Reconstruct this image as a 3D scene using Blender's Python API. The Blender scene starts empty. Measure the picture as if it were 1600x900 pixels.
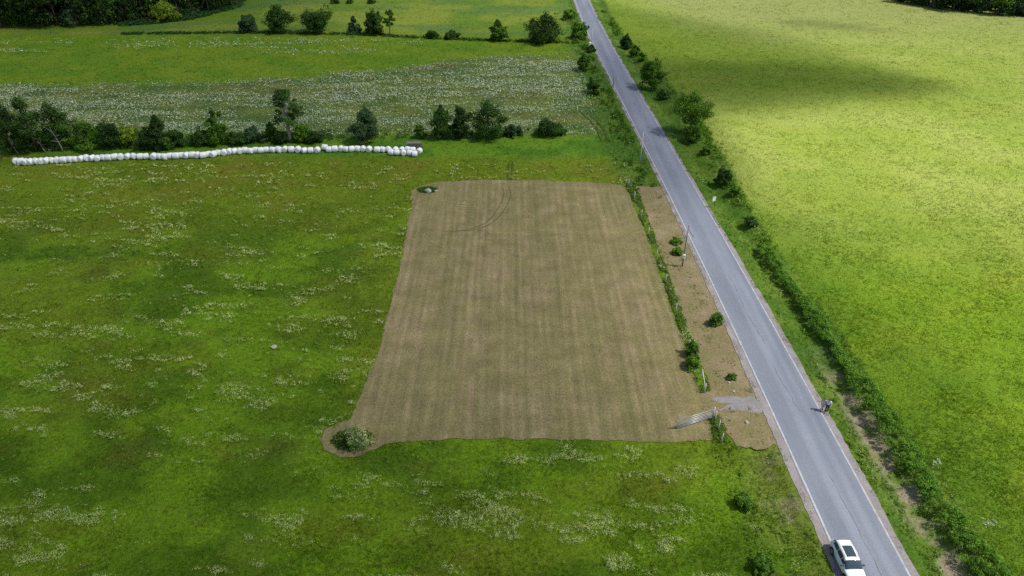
import bpy, bmesh, math
import numpy as np
from mathutils import Vector, Matrix
from mathutils.geometry import tessellate_polygon

R = math.radians
scene = bpy.context.scene
col = scene.collection

# ------------------------------------------------------------------ camera, sky, sun, exposure
CAM_H, PITCH, FPX = 48.0, R(33.5), 1067.0
cam_d = bpy.data.cameras.new("camera")
cam_d.sensor_width = 36.0
cam_d.lens = 36.0 * FPX / 1600.0
cam_d.clip_start, cam_d.clip_end = 0.5, 9000
cam = bpy.data.objects.new("camera", cam_d)
cam.location = (0, 0, CAM_H)
cam.rotation_euler = (math.pi / 2 - PITCH, 0, 0)
col.objects.link(cam)
scene.camera = cam

SUN_DIR = Vector((0.52, -0.10, 0.85)).normalized()      # towards the sun
world = bpy.data.worlds.new("World")
scene.world = world
world.use_nodes = True
wn = world.node_tree
sky = wn.nodes.new('ShaderNodeTexSky')
sky.sky_type = 'NISHITA'
sky.sun_disc = False
sky.sun_elevation = math.asin(SUN_DIR.z)
sky.sun_rotation = math.atan2(SUN_DIR.x, SUN_DIR.y)
sky.dust_density = 2.0
bg = wn.nodes['Background']
bg.inputs['Strength'].default_value = 0.085
wn.links.new(sky.outputs[0], bg.inputs['Color'])

sun_d = bpy.data.lights.new("sun", 'SUN')
sun_d.energy = 4.2
sun_d.angle = R(0.5)
sun_d.color = (1.0, 0.95, 0.86)
sun = bpy.data.objects.new("sun", sun_d)
sun.rotation_euler = SUN_DIR.to_track_quat('Z', 'Y').to_euler()
sun.location = (0, 0, 200)
col.objects.link(sun)

scene.view_settings.view_transform = 'Standard'
scene.view_settings.look = 'None'
scene.view_settings.gamma = 1.0
scene.view_settings.exposure = 0.72
scene.view_settings.use_curve_mapping = False
scene.cycles.max_bounces = 5
scene.cycles.diffuse_bounces = 3
scene.cycles.glossy_bounces = 2
scene.cycles.transmission_bounces = 3
scene.cycles.volume_bounces = 0
scene.cycles.transparent_max_bounces = 12
scene.cycles.use_denoising = False

# ------------------------------------------------------------------ measuring helpers
SP, CP = math.sin(PITCH), math.cos(PITCH)

def G(px, py, z=0.0):
    """ground point (x, y) seen at a photo pixel, on the level z"""
    u, v = (px - 800.0) / FPX, (py - 450.0) / FPX
    t = (CAM_H - z) / (SP + v * CP)
    return t * u, t * (CP - v * SP)

def depth(y, z=0.0):
    return y * CP - (z - CAM_H) * SP

def height_to(y, py):
    """height at which a point standing at distance y is seen on photo row py"""
    v = (py - 450.0) / FPX
    return CAM_H - y * (SP + v * CP) / (CP - v * SP)

def GV(px, py):
    u, v = (px - 800.0) / FPX, (py - 450.0) / FPX
    t = CAM_H / (SP + v * CP)
    return t * u, t * (CP - v * SP)

# ------------------------------------------------------------------ noise in plain numpy
def _h(ix, iy, s):
    n = (ix.astype(np.int64) * 374761393 + iy.astype(np.int64) * 668265263 + s * 1442695041) & 0x7fffffff
    n = ((n ^ (n >> 13)) * 1274126177) & 0x7fffffff
    return ((n ^ (n >> 16)) & 0xffff) / 65535.0

def vnoise(x, y, s=0):
    ix, iy = np.floor(x), np.floor(y)
    fx, fy = x - ix, y - iy
    fx, fy = fx * fx * (3 - 2 * fx), fy * fy * (3 - 2 * fy)
    a, b = _h(ix, iy, s), _h(ix + 1, iy, s)
    c, d = _h(ix, iy + 1, s), _h(ix + 1, iy + 1, s)
    return (a + (b - a) * fx) * (1 - fy) + (c + (d - c) * fx) * fy

def fbm(x, y, s=0, o=4):
    r, a, t = 0, 0.5, 0
    for k in range(o):
        r = r + a * vnoise(x * 2 ** k + 17.3 * k, y * 2 ** k - 9.1 * k, s + k)
        t += a
        a *= 0.55
    return r / t

def sstep(a, b, x):
    t = np.clip((x - a) / (b - a), 0, 1)
    return t * t * (3 - 2 * t)

def lerp(a, b, t):
    return a + (b - a) * np.asarray(t)[..., None]

# ------------------------------------------------------------------ object helpers
def tag(o, label=None, cat=None, group=None, kind=None):
    if label: o['label'] = label
    if cat: o['category'] = cat
    if group: o['group'] = group
    if kind: o['kind'] = kind
    return o

def empty(name, loc=(0, 0, 0), rz=0.0):
    o = bpy.data.objects.new(name, None)
    o.location = loc
    o.rotation_euler = (0, 0, rz)
    o.empty_display_size = 0.3
    col.objects.link(o)
    return o

def np_mesh(name, verts, faces, mat=None, parent=None, colors=None, smooth=False):
    """verts (n,3), faces (m,k) arrays of one face size -> linked object"""
    me = bpy.data.meshes.new(name)
    verts = np.asarray(verts, dtype=np.float32)
    faces = np.asarray(faces, dtype=np.int32)
    m, k = faces.shape
    me.vertices.add(len(verts))
    me.vertices.foreach_set('co', verts.ravel())
    me.loops.add(m * k)
    me.loops.foreach_set('vertex_index', faces.ravel())
    me.polygons.add(m)
    me.polygons.foreach_set('loop_start', np.arange(0, m * k, k, dtype=np.int32))
    me.polygons.foreach_set('use_smooth', np.full(m, smooth, dtype=bool))
    me.update(calc_edges=True)
    if colors is not None:
        a = me.color_attributes.new('Col', 'FLOAT_COLOR', 'POINT')
        c = np.ones((len(verts), 4), dtype=np.float32)
        c[:, :3] = colors
        a.data.foreach_set('color', c.ravel())
    if mat: me.materials.append(mat)
    o = bpy.data.objects.new(name, me)
    if parent: o.parent = parent
    col.objects.link(o)
    return o

def bm_obj(name, bm, mat=None, parent=None, smooth=False):
    me = bpy.data.meshes.new(name)
    bmesh.ops.recalc_face_normals(bm, faces=bm.faces)
    bm.to_mesh(me)
    bm.free()
    if smooth:
        me.polygons.foreach_set('use_smooth', np.ones(len(me.polygons), dtype=bool))
    if mat: me.materials.append(mat)
    o = bpy.data.objects.new(name, me)
    if parent: o.parent = parent
    col.objects.link(o)
    return o

def add_box(bm, c, s, rot=None, bevel=0.0):
    r = bmesh.ops.create_cube(bm, size=1.0)
    vs = r['verts']
    M = Matrix.Translation(c) @ (rot.to_4x4() if rot else Matrix.Identity(4)) @ Matrix.Diagonal((*s, 1))
    bmesh.ops.transform(bm, matrix=M, verts=vs)
    if bevel:
        es = list({e for v in vs for e in v.link_edges})
        bmesh.ops.bevel(bm, geom=es, offset=bevel, segments=2, affect='EDGES', profile=0.6)

def add_tube(bm, pts, radii, seg=8, cap=True):
    pts = [Vector(p) for p in pts]
    rings = []
    for i, p in enumerate(pts):
        d = (pts[min(i + 1, len(pts) - 1)] - pts[max(i - 1, 0)]).normalized()
        a = d.orthogonal().normalized()
        b = d.cross(a)
        r = radii[i] if hasattr(radii, '__len__') else radii
        rings.append([bm.verts.new(p + (a * math.cos(t) + b * math.sin(t)) * r)
                      for t in (2 * math.pi * k / seg for k in range(seg))])
    for A, B in zip(rings, rings[1:]):
        # match the twist between rings
        off = min(range(seg), key=lambda q: (A[0].co - B[q].co).length)
        for k in range(seg):
            try:
                bm.faces.new((A[k], A[(k + 1) % seg], B[(k + 1 + off) % seg], B[(k + off) % seg]))
            except ValueError:
                pass
    if cap:
        try:
            bm.faces.new(list(reversed(rings[0]))); bm.faces.new(rings[-1])
        except ValueError:
            pass

# ------------------------------------------------------------------ materials
def new_mat(name):
    m = bpy.data.materials.new(name)
    m.use_nodes = True
    nt = m.node_tree
    p = nt.nodes['Principled BSDF']
    return m, nt, p

def N(nt, kind, **kw):
    n = nt.nodes.new(kind)
    for k, v in kw.items():
        setattr(n, k, v)
    return n

def simple(name, color, rough=0.6, metal=0.0, var=0.15, scale=6.0, coat=0.0, spec=0.5):
    m, nt, p = new_mat(name)
    tc = N(nt, 'ShaderNodeTexCoord')
    ns = N(nt, 'ShaderNodeTexNoise')
    ns.inputs['Scale'].default_value = scale
    ns.inputs['Detail'].default_value = 4
    nt.links.new(tc.outputs['Object'], ns.inputs['Vector'])
    mr = N(nt, 'ShaderNodeMapRange')
    mr.inputs['To Min'].default_value = 1 - var
    mr.inputs['To Max'].default_value = 1 + var
    nt.links.new(ns.outputs['Fac'], mr.inputs['Value'])
    mx = N(nt, 'ShaderNodeMix', data_type='RGBA', blend_type='MULTIPLY')
    mx.inputs[0].default_value = 1
    mx.inputs[6].default_value = (*color, 1)
    nt.links.new(mr.outputs[0], mx.inputs[7])
    nt.links.new(mx.outputs[2], p.inputs['Base Color'])
    p.inputs['Roughness'].default_value = rough
    p.inputs['Metallic'].default_value = metal
    p.inputs['Coat Weight'].default_value = coat
    p.inputs['Specular IOR Level'].default_value = spec
    return m

def leafy(name, transl=0.3, rough=0.65, fine=0.0, gloss=0.25):
    """leaf / grass material driven by the per-leaf colour, with light through the leaf"""
    m, nt, p = new_mat(name)
    at = N(nt, 'ShaderNodeAttribute', attribute_name='Col')
    src = at.outputs['Color']
    p.inputs['Roughness'].default_value = rough
    p.inputs['Specular IOR Level'].default_value = gloss
    nt.links.new(src, p.inputs['Base Color'])
    tr = N(nt, 'ShaderNodeBsdfTranslucent')
    hs = N(nt, 'ShaderNodeHueSaturation')
    hs.inputs['Value'].default_value = 1.1
    hs.inputs['Saturation'].default_value = 1.05
    nt.links.new(src, hs.inputs['Color'])
    nt.links.new(hs.outputs[0], tr.inputs['Color'])
    ms = N(nt, 'ShaderNodeMixShader')
    ms.inputs[0].default_value = transl
    out = nt.nodes['Material Output']
    nt.links.new(p.outputs[0], ms.inputs[1])
    nt.links.new(tr.outputs[0], ms.inputs[2])
    nt.links.new(ms.outputs[0], out.inputs['Surface'])
    return m

def noise_node(nt, vec, scale, detail=4, rough=0.55):
    ns = N(nt, 'ShaderNodeTexNoise')
    ns.inputs['Scale'].default_value = scale
    ns.inputs['Detail'].default_value = detail
    ns.inputs['Roughness'].default_value = rough
    nt.links.new(vec, ns.inputs['Vector'])
    return ns.outputs['Fac']

def ramp(nt, fac, stops):
    r = N(nt, 'ShaderNodeValToRGB')
    e = r.color_ramp.elements
    while len(e) < len(stops): e.new(0.5)
    for el, (pos, c) in zip(e, stops):
        el.position = pos
        el.color = (*c, 1) if len(c) == 3 else c
    nt.links.new(fac, r.inputs[0])
    return r.outputs[0]

def mixc(nt, a, b, fac, mode='MIX'):
    mx = N(nt, 'ShaderNodeMix', data_type='RGBA', blend_type=mode)
    for sock, v in ((mx.inputs[0], fac), (mx.inputs[6], a), (mx.inputs[7], b)):
        if hasattr(v, 'links'): nt.links.new(v, sock)
        elif isinstance(v, (int, float)): sock.default_value = v
        else: sock.default_value = (*v, 1)
    return mx.outputs[2]

def scaled_pos(nt, sx, sy, sz=1.0):
    g = N(nt, 'ShaderNodeNewGeometry')
    mp = N(nt, 'ShaderNodeMapping')
    mp.inputs['Scale'].default_value = (sx, sy, sz)
    nt.links.new(g.outputs['Position'], mp.inputs['Vector'])
    return mp.outputs[0]

def bump(nt, p, h, strength, dist):
    b = N(nt, 'ShaderNodeBump')
    b.inputs['Strength'].default_value = strength
    b.inputs['Distance'].default_value = dist
    nt.links.new(h, b.inputs['Height'])
    nt.links.new(b.outputs[0], p.inputs['Normal'])

# soil and turf below the grass
M_ground, nt, p = new_mat('ground_turf')
at = N(nt, 'ShaderNodeAttribute', attribute_name='Col')
fn = noise_node(nt, scaled_pos(nt, 1, 1), 3.2, 6, 0.7)
f2 = ramp(nt, fn, [(0.25, (0.62, 0.62, 0.62)), (0.75, (1.35, 1.35, 1.35))])
nt.links.new(mixc(nt, at.outputs['Color'], f2, 1.0, 'MULTIPLY'), p.inputs['Base Color'])
p.inputs['Roughness'].default_value = 0.9
p.inputs['Specular IOR Level'].default_value = 0.15
bump(nt, p, fn, 0.5, 0.15)

# mown stubble of the lot
def stubble(name, stripes, tan, olive, pale, green):
    m, nt, p = new_mat(name)
    c = ramp(nt, noise_node(nt, scaled_pos(nt, 1, 1), 0.11, 5, 0.6), [(0.32, tan), (0.52, olive), (0.70, tan)])
    c = mixc(nt, c, pale, ramp(nt, noise_node(nt, scaled_pos(nt, 1, 1), 0.30, 4, 0.6), [(0.50, (0, 0, 0)), (0.72, (0.55,) * 3)]))
    if stripes:
        g = N(nt, 'ShaderNodeNewGeometry')
        wv = N(nt, 'ShaderNodeTexNoise'); wv.inputs['Scale'].default_value = 0.09; wv.inputs['Detail'].default_value = 3
        nt.links.new(g.outputs['Position'], wv.inputs['Vector'])
        wa = N(nt, 'ShaderNodeVectorMath', operation='MULTIPLY_ADD')
        nt.links.new(wv.outputs['Color'], wa.inputs[0]); wa.inputs[1].default_value = (0.9, 0, 0)
        nt.links.new(g.outputs['Position'], wa.inputs[2])
        def st(sx, sy, det, rough):
            mp = N(nt, 'ShaderNodeMapping'); mp.inputs['Scale'].default_value = (sx, sy, 1)
            nt.links.new(wa.outputs[0], mp.inputs['Vector'])
            return noise_node(nt, mp.outputs[0], 1.0, det, rough)
        wav = N(nt, 'ShaderNodeTexWave', wave_type='BANDS', bands_direction='X')
        wav.inputs['Scale'].default_value = 0.30
        wav.inputs['Distortion'].default_value = 1.2
        wav.inputs['Detail'].default_value = 3  # base lifted towards blue for the sky reflected in the glass
        wav.inputs['Detail Scale'].default_value = 0.6
        mpw = N(nt, 'ShaderNodeMapping'); mpw.inputs['Scale'].default_value = (1, .10, 1)
        nt.links.new(g.outputs['Position'], mpw.inputs['Vector'])
        nt.links.new(mpw.outputs[0], wav.inputs['Vector'])
        rows = ramp(nt, wav.outputs['Fac'], [(0.15, (0, 0, 0)), (0.85, (0.42,) * 3)])
        rows = mixc(nt, rows, ramp(nt, noise_node(nt, scaled_pos(nt, 1, .6), 0.22, 4, .6), [(.3, (.25,) * 3), (.65, (1.25,) * 3)]), 1.0, 'MULTIPLY')
        c = mixc(nt, c, green, rows)
        c = mixc(nt, c, green, ramp(nt, st(0.55, 0.014, 2, 0.5), [(0.46, (0, 0, 0)), (0.66, (0.50,) * 3)]))
        c = mixc(nt, c, ramp(nt, st(2.2, 0.05, 3, 0.6), [(0.30, (0.86,) * 3), (0.70, (1.12,) * 3)]), 1.0, 'MULTIPLY')
        c = mixc(nt, c, ramp(nt, st(0.10, 0.75, 4, 0.65), [(0.32, (0.93,) * 3), (0.68, (1.06,) * 3)]), 1.0, 'MULTIPLY')
        blot = noise_node(nt, scaled_pos(nt, 1, 0.8), 0.45, 6, 0.7)
        c = mixc(nt, c, ramp(nt, blot, [(0.30, (0.74,) * 3), (0.70, (1.18,) * 3)]), 1.0, 'MULTIPLY')
    gs = noise_node(nt, scaled_pos(nt, 1.0, 0.6), 1.7, 5, 0.7)
    c = mixc(nt, c, green, ramp(nt, gs, [(0.52, (0, 0, 0)), (0.75, (0.75,) * 3)]))
    fn = noise_node(nt, scaled_pos(nt, 1, 0.8), 5.0, 6, 0.75)
    c = mixc(nt, c, ramp(nt, fn, [(0.28, (0.55,) * 3), (0.72, (1.45,) * 3)]), 1.0, 'MULTIPLY')
    nt.links.new(c, p.inputs['Base Color'])
    p.inputs['Roughness'].default_value = 0.95
    p.inputs['Specular IOR Level'].default_value = 0.1
    bump(nt, p, fn, 0.7, 0.12)
    return m
M_lot = stubble('mown_hay_stubble', True, (0.280, 0.220, 0.126), (0.226, 0.194, 0.088), (0.328, 0.262, 0.165), (0.158, 0.154, 0.058))
M_strip = stubble('mown_verge_stubble', False, (0.250, 0.188, 0.125), (0.185, 0.160, 0.075), (0.330, 0.262, 0.180), (0.105, 0.135, 0.032))
M_track = simple('pressed_stubble', (0.13, 0.115, 0.05), 0.95, var=0.5, scale=3.0, spec=0.1)
M_rut = simple('pressed_grass', (0.055, 0.085, 0.014), 0.95, var=0.5, scale=2.0, spec=0.1)

# asphalt
M_road, nt, p = new_mat('asphalt')
big = noise_node(nt, scaled_pos(nt, 1, 0.25), 0.35, 4, 0.55)
c = ramp(nt, big, [(0.3, (0.168, 0.190, 0.236)), (0.7, (0.215, 0.240, 0.290))])
lanes = noise_node(nt, scaled_pos(nt, 0.8, 0.006), 1.0, 2, 0.5)
c = mixc(nt, c, ramp(nt, lanes, [(0.35, (0.86,) * 3), (0.65, (1.10,) * 3)]), 1.0, 'MULTIPLY')
fine = noise_node(nt, scaled_pos(nt, 1, 1), 9.0, 5, 0.7)
c = mixc(nt, c, ramp(nt, fine, [(0.3, (0.85,) * 3), (0.7, (1.15,) * 3)]), 1.0, 'MULTIPLY')
vo = N(nt, 'ShaderNodeTexVoronoi', feature='DISTANCE_TO_EDGE')
vo.inputs['Scale'].default_value = 0.16
mpv = scaled_pos(nt, 1, 0.55)
dn = N(nt, 'ShaderNodeTexNoise'); dn.inputs['Scale'].default_value = 0.7
nt.links.new(mpv, dn.inputs['Vector'])
va = N(nt, 'ShaderNodeVectorMath', operation='ADD')
nt.links.new(mpv, va.inputs[0]); nt.links.new(dn.outputs['Color'], va.inputs[1])
nt.links.new(va.outputs[0], vo.inputs['Vector'])
crk = ramp(nt, vo.outputs['Distance'], [(0.0, (0.80,) * 3), (0.012, (1, 1, 1))])
c = mixc(nt, c, crk, 0.15, 'MULTIPLY')
nt.links.new(c, p.inputs['Base Color'])
p.inputs['Roughness'].default_value = 0.75
p.inputs['Specular IOR Level'].default_value = 0.35
bump(nt, p, fine, 0.25, 0.02)

def gravel(name, a, b, scale=7.0, bs=0.6, soil=.35):
    m, nt, p = new_mat(name)
    fn = noise_node(nt, scaled_pos(nt, 1, 1), scale, 6, 0.8)
    c = ramp(nt, fn, [(0.3, a), (0.68, b)])
    big = noise_node(nt, scaled_pos(nt, 1, 1), 0.5, 4)
    c = mixc(nt, c, ramp(nt, big, [(0.3, (0.82,) * 3), (0.7, (1.12,) * 3)]), 1.0, 'MULTIPLY')
    c = mixc(nt, c, (0.20, 0.155, 0.10), ramp(nt, noise_node(nt, scaled_pos(nt, 1, 1), 1.1, 6, .75), [(.50, (0, 0, 0)), (.66, (soil,) * 3)]))
    nt.links.new(c, p.inputs['Base Color'])
    p.inputs['Roughness'].default_value = 0.95
    p.inputs['Specular IOR Level'].default_value = 0.2
    bump(nt, p, fn, bs, 0.06)
    return m
M_shoulder = gravel('shoulder_gravel', (0.17, 0.155, 0.155), (0.36, 0.335, 0.335))
M_drive = gravel('driveway_gravel', (0.13, 0.125, 0.13), (0.33, 0.315, 0.325), soil=.8)

M_line, nt, p = new_mat('worn_white_paint')
wf = noise_node(nt, scaled_pos(nt, 1, 0.4), 3.0, 5, 0.7)
nt.links.new(ramp(nt, wf, [(0.32, (0.24, 0.255, 0.29)), (0.60, (0.44, 0.445, 0.46))]), p.inputs['Base Color'])
p.inputs['Roughness'].default_value = 0.7
M_crack = simple('crack_sealing_tar', (0.10, 0.105, 0.115), 0.8, var=0.3)

M_grass = leafy('grass_blades', 0.35, 0.8, gloss=.06)
M_flower = leafy('flower_heads', 0.25, 0.8, gloss=0.1)
M_leaf = leafy('tree_leaves', 0.32, 0.65, gloss=.12)
M_bark = simple('bark', (0.11, 0.085, 0.062), 0.95, var=0.45, scale=9, spec=0.2)
M_palebark = simple('dead_pale_wood', (0.26, 0.24, 0.21), 0.9, var=0.3, scale=8, spec=0.2)
M_wood = simple('weathered_wood', (0.22, 0.20, 0.18), 0.9, var=0.35, scale=7, spec=0.2)
M_pole = simple('pole_wood', (0.23, 0.21, 0.19), 0.9, var=0.3, scale=5, spec=0.2)
M_palepole = simple('silvered_pole_wood', (0.52, 0.50, 0.46), 0.9, var=0.25, scale=5, spec=0.2)
M_galv = simple('galvanised_steel', (0.50, 0.51, 0.53), 0.45, 0.6, var=0.15, scale=10)
M_wire = simple('rusty_wire', (0.20, 0.17, 0.15), 0.7, 0.5)
M_plastic = simple('white_bale_wrap', (0.80, 0.82, 0.82), 0.38, var=0.05, scale=3)
M_white = simple('white_painted_metal', (0.82, 0.82, 0.80), 0.45, var=0.04)
M_rock = simple('grey_field_stone', (0.36, 0.35, 0.32), 0.95, var=0.35, scale=4, spec=0.2)
M_palerock = simple('pale_field_stone', (0.36, 0.36, 0.30), 0.95, var=0.25, scale=4, spec=0.2)

# ------------------------------------------------------------------ layout measured on the ground
P_ = lambda pts: np.array([G(*p) for p in pts])

LEFT_LINE = P_([(900, 5), (920, 57), (945, 103), (967, 150), (1000, 213), (1017, 248), (1042, 300), (1057, 327), (1078, 373),
                (1101, 419), (1129, 477), (1160, 546), (1196, 618), (1220, 674), (1246, 731), (1268, 783), (1295, 841), (1322, 899)])
RIGHT_LINE = P_([(921, 2), (942, 47), (970, 93), (993, 133), (1023, 187), (1060, 250), (1085, 293), (1108, 337), (1134, 378),
                 (1160, 421), (1195, 477), (1229, 549), (1250, 585), (1280, 633), (1309, 690), (1327, 729), (1359, 785), (1390, 841), (1421, 899)])

def edge_fn(P, deg):
    k = np.polyfit(P[:, 1] / 100.0, P[:, 0], deg)
    return lambda y: np.polyval(k, np.clip(y, 20, 270) / 100.0) + (np.maximum(np.asarray(y), 270) - 270) * -0.02
xl = edge_fn(LEFT_LINE, 3)
xr = edge_fn(RIGHT_LINE, 3)
wob = lambda y, a, s, k: a * (vnoise(np.asarray(y) / k, np.zeros_like(np.asarray(y, dtype=float)), s) - 0.5) * 2

HAY_EDGE = P_([(940, -20), (952, 20), (975, 55), (1010, 92), (1050, 135), (1102, 195), (1140, 262), (1175, 330), (1222, 400),
               (1275, 470), (1325, 540), (1372, 610), (1420, 680), (1470, 750), (1520, 820), (1570, 890), (1592, 920)])
def hay_x(y):
    o = np.argsort(HAY_EDGE[:, 1])
    return np.interp(y, HAY_EDGE[o, 1], HAY_EDGE[o, 0])
LOT = P_([(652, 291), (690, 284), (760, 281), (850, 282), (930, 285), (976, 289), (985, 310), (1000, 345), (1022, 400), (1045, 470),
          (1065, 530), (1085, 590), (1093, 614), (1108, 632), (1112, 655), (1114, 688), (1060, 690), (1000, 690), (900, 687), (760, 685), (680, 687),
          (630, 691), (603, 694), (588, 702), (562, 712), (530, 715), (508, 704), (500, 688), (508, 672), (528, 663), (548, 655),
          (575, 590), (597, 530), (612, 470), (625, 415), (637, 350), (645, 312), (643, 298)])
def seg_x(pts):
    A = P_(pts); o = np.argsort(A[:, 1])
    return lambda y: np.interp(y, A[o, 1], A[o, 0])
def in_poly(x, y, P):
    ins = np.zeros(np.shape(x), dtype=bool)
    n = len(P)
    for i in range(n):
        x1, y1 = P[i]; x2, y2 = P[(i + 1) % n]
        c = ((y1 > y) != (y2 > y)) & (x < (x2 - x1) * (y - y1) / (y2 - y1 + 1e-12) + x1)
        ins ^= c
    return ins
shl = lambda y: xl(y) - 0.55 - 0.32 * sstep(20, 110, 150 - np.asarray(y)) + wob(y, 0.10, 5, 6.0) + wob(y, 0.07, 6, 0.6)
shr = lambda y: xr(y) + 0.45 + 0.30 * sstep(20, 110, 150 - np.asarray(y)) + wob(y, 0.10, 7, 5.0) + wob(y, 0.07, 8, 0.6)
strip_l = seg_x([(990, 288), (1003, 320), (1032, 400), (1057, 470), (1082, 540), (1105, 600), (1112, 640), (1128, 668), (1145, 692)])
y_strip0, y_strip1 = G(1150, 697)[1], G(1010, 290)[1]

def dens(P, step, amp, seed):
    """closed outline with extra points and small wander"""
    out = []
    n = len(P); t = 0.0
    for i in range(n):
        a, b = P[i], P[(i + 1) % n]
        L = np.hypot(*(b - a)); k = max(1, int(L / step))
        nrm = np.array([-(b - a)[1], (b - a)[0]]) / (L + 1e-9)
        for j in range(k):
            s = t + L * j / k
            w = amp * (float(vnoise(np.array([s / 1.6]), np.array([seed]), seed)[0]) - 0.5) * 2 \
                + amp * 0.7 * (float(vnoise(np.array([s / 0.45]), np.array([seed + 3]), seed)[0]) - 0.5) * 2
            out.append(a + (b - a) * j / k + nrm * w)
        t += L
    return np.array(out)

def sheet(name, P, z, mat):
    tris = tessellate_polygon([[Vector((x, y, 0)) for x, y in P]])
    v = np.c_[P, np.full(len(P), z)]
    o = np_mesh(name, v, np.array([t for t in tris]), mat)
    # all facing up
    me = o.data
    bm = bmesh.new(); bm.from_mesh(me)
    for f in bm.faces:
        if f.normal.z < 0: f.normal_flip()
    bm.to_mesh(me); bm.free()
    return o

def ribbon(name, fl, fr, ys, z, mat, kind='structure', zfun=None):
    ys = np.asarray(ys, float)
    a = np.c_[fl(ys), ys, np.full(len(ys), z)]
    b = np.c_[fr(ys), ys, np.full(len(ys), z)]
    v = np.empty((2 * len(ys), 3)); v[0::2] = a; v[1::2] = b
    i = np.arange(len(ys) - 1) * 2
    f = np.c_[i, i + 1, i + 3, i + 2]
    o = np_mesh(name, v, f, mat)
    if kind: o['kind'] = kind
    return o

# ------------------------------------------------------------------ colours of the vegetation (surface colours; hay on the right also carries sun and cloud shade)
def ground_col(x, y):
    x = np.asarray(x, float); y = np.asarray(y, float)
    n1, n2 = fbm(x / 6, y / 4.5, 1), fbm(x / 14, y / 9, 2)
    n3, n4 = fbm(x / 6, y / 4.5, 3), fbm(x / 2.2, y / 1.6, 4)
    nb = (fbm(x / 14, y / 8, 15) - 0.5)
    g1, g2 = np.array([.060, .125, .004]), np.array([.112, .205, .007])
    c = lerp(g1, g2, sstep(.35, .65, n1))
    c = lerp(c, np.array([.120, .148, .009]), sstep(.48, .72, n2) * .45)
    c = c * (.82 + .36 * fbm(x / 1.3, y / 0.9, 46, 3))[..., None]
    c = lerp(c, np.array([.150, .125, .020]), sstep(.58, .78, n3) * .28 * sstep(.35, .6, n4))
    c = lerp(c, np.array([.070, .095, .014]), sstep(.62, .78, fbm(x / 7, y / 5, 44)) * .30)
    # drier olive aftermath towards the bale row
    c = lerp(c, np.array([.128, .172, .008]), sstep(78, 100, y + 10 * nb) * .55)
    c = lerp(c, np.array([.165, .150, .016]), sstep(86, 104, y) * sstep(.5, .7, n3) * .32)
    # lush strip along the hedge trees
    lush = sstep(112, 117, y + 3 * nb + .02 * x) * (1 - sstep(128, 136, y + 8 * nb))
    c = lerp(c, lerp(np.array([.055, .150, .009]), np.array([.100, .205, .012]), sstep(.4, .6, n3)), lush * .9)
    # field of white flowers, then the yellow-green hay land behind it
    fl = sstep(124, 130, y + 10 * nb)
    c = lerp(c, lerp(np.array([.068, .120, .026]), np.array([.115, .155, .030]), sstep(.35, .65, n3)), fl)
    c = lerp(c, np.array([.105, .100, .035]), fl * sstep(.6, .75, n2) * .5)
    gb = sstep(161, 166, y + 12 * nb - .05 * x - .50 * np.clip(x + 50, 0, 34))
    c = lerp(c, lerp(np.array([.090, .178, .006]), np.array([.130, .200, .008]), sstep(.35, .65, n1)), gb)
    far = sstep(203, 207, y + 3 * nb)
    c = lerp(c, lerp(np.array([.090, .160, .012]), np.array([.150, .195, .022]), sstep(.3, .7, n2)), far)
    c = lerp(c, np.array([.06, .13, .03]), far * sstep(.52, .68, fbm(x / 22, y / 9, 21)) * .6)
    # verges
    vl = sstep(-9, -5.5, x - xl(y) + 2.5 * nb) * sstep(92, 96, y)
    c = lerp(c, lerp(np.array([.055, .130, .014]), np.array([.095, .165, .022]), sstep(.35, .65, n3)), vl * .85)
    c = lerp(c, np.array([.115, .105, .045]), vl * sstep(.60, .74, n3) * .6)
    vr = sstep(0, .5, x - xr(y))
    c = lerp(c, lerp(np.array([.055, .125, .010]), np.array([.110, .180, .020]), sstep(.3, .7, n3)), vr)
    # bare gravelly bottom of the ditch by the near hedge
    dx = x - (shr(y) + 3.1); 
    bare = vr * np.exp(-(dx / 1.25) ** 2) * (1 - sstep(50, 64, y + 5 * nb)) * sstep(.30, .54, n4)
    c = lerp(c, np.array([.270, .225, .160]), bare * .95)
    # scuffed ground in the near left verge
    nl = sstep(-7.5, -3, x - xl(y)) * (1 - vr) * (1 - sstep(41, 47, y))
    c = lerp(c, np.array([.120, .150, .028]), nl * .7 * sstep(.3, .6, n1))
    c = lerp(c, np.array([.22, .19, .14]), nl * sstep(.56, .72, n3) * .7)
    # hay on the right
    hay = sstep(-.6, .8, x - hay_x(y) + 1.6 * (n4 - .5))
    h = lerp(np.array([.132, .218, .009]), np.array([.156, .236, .013]), sstep(.35, .65, n1))
    h = lerp(h, np.array([.090, .180, .010]), sstep(.52, .72, n3) * .26)
    h = lerp(h, np.array([.200, .225, .018]), sstep(.55, .75, fbm(x / 8, y / 5, 35)) * .35)
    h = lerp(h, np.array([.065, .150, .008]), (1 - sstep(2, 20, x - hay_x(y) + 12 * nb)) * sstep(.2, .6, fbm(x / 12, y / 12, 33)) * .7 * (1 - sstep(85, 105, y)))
    h = lerp(h, np.array([.240, .285, .062]), (.50 + .35 * sstep(.40, .68, n2)) * sstep(62, 108, y + .35 * (x - 60)) * (1 - .8 * sstep(140, 158, y + 10 * nb) * (1 - sstep(75, 110, x + .5 * (y - 160)))))  # hay's own tones, with sunlit core and cloud band put into the colour
    h = lerp(h, np.array([.195, .222, .070]), sstep(170, 240, y) * .8 * sstep(45, 85, x + .25 * (y - 170)))
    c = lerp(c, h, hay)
    return c

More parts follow.
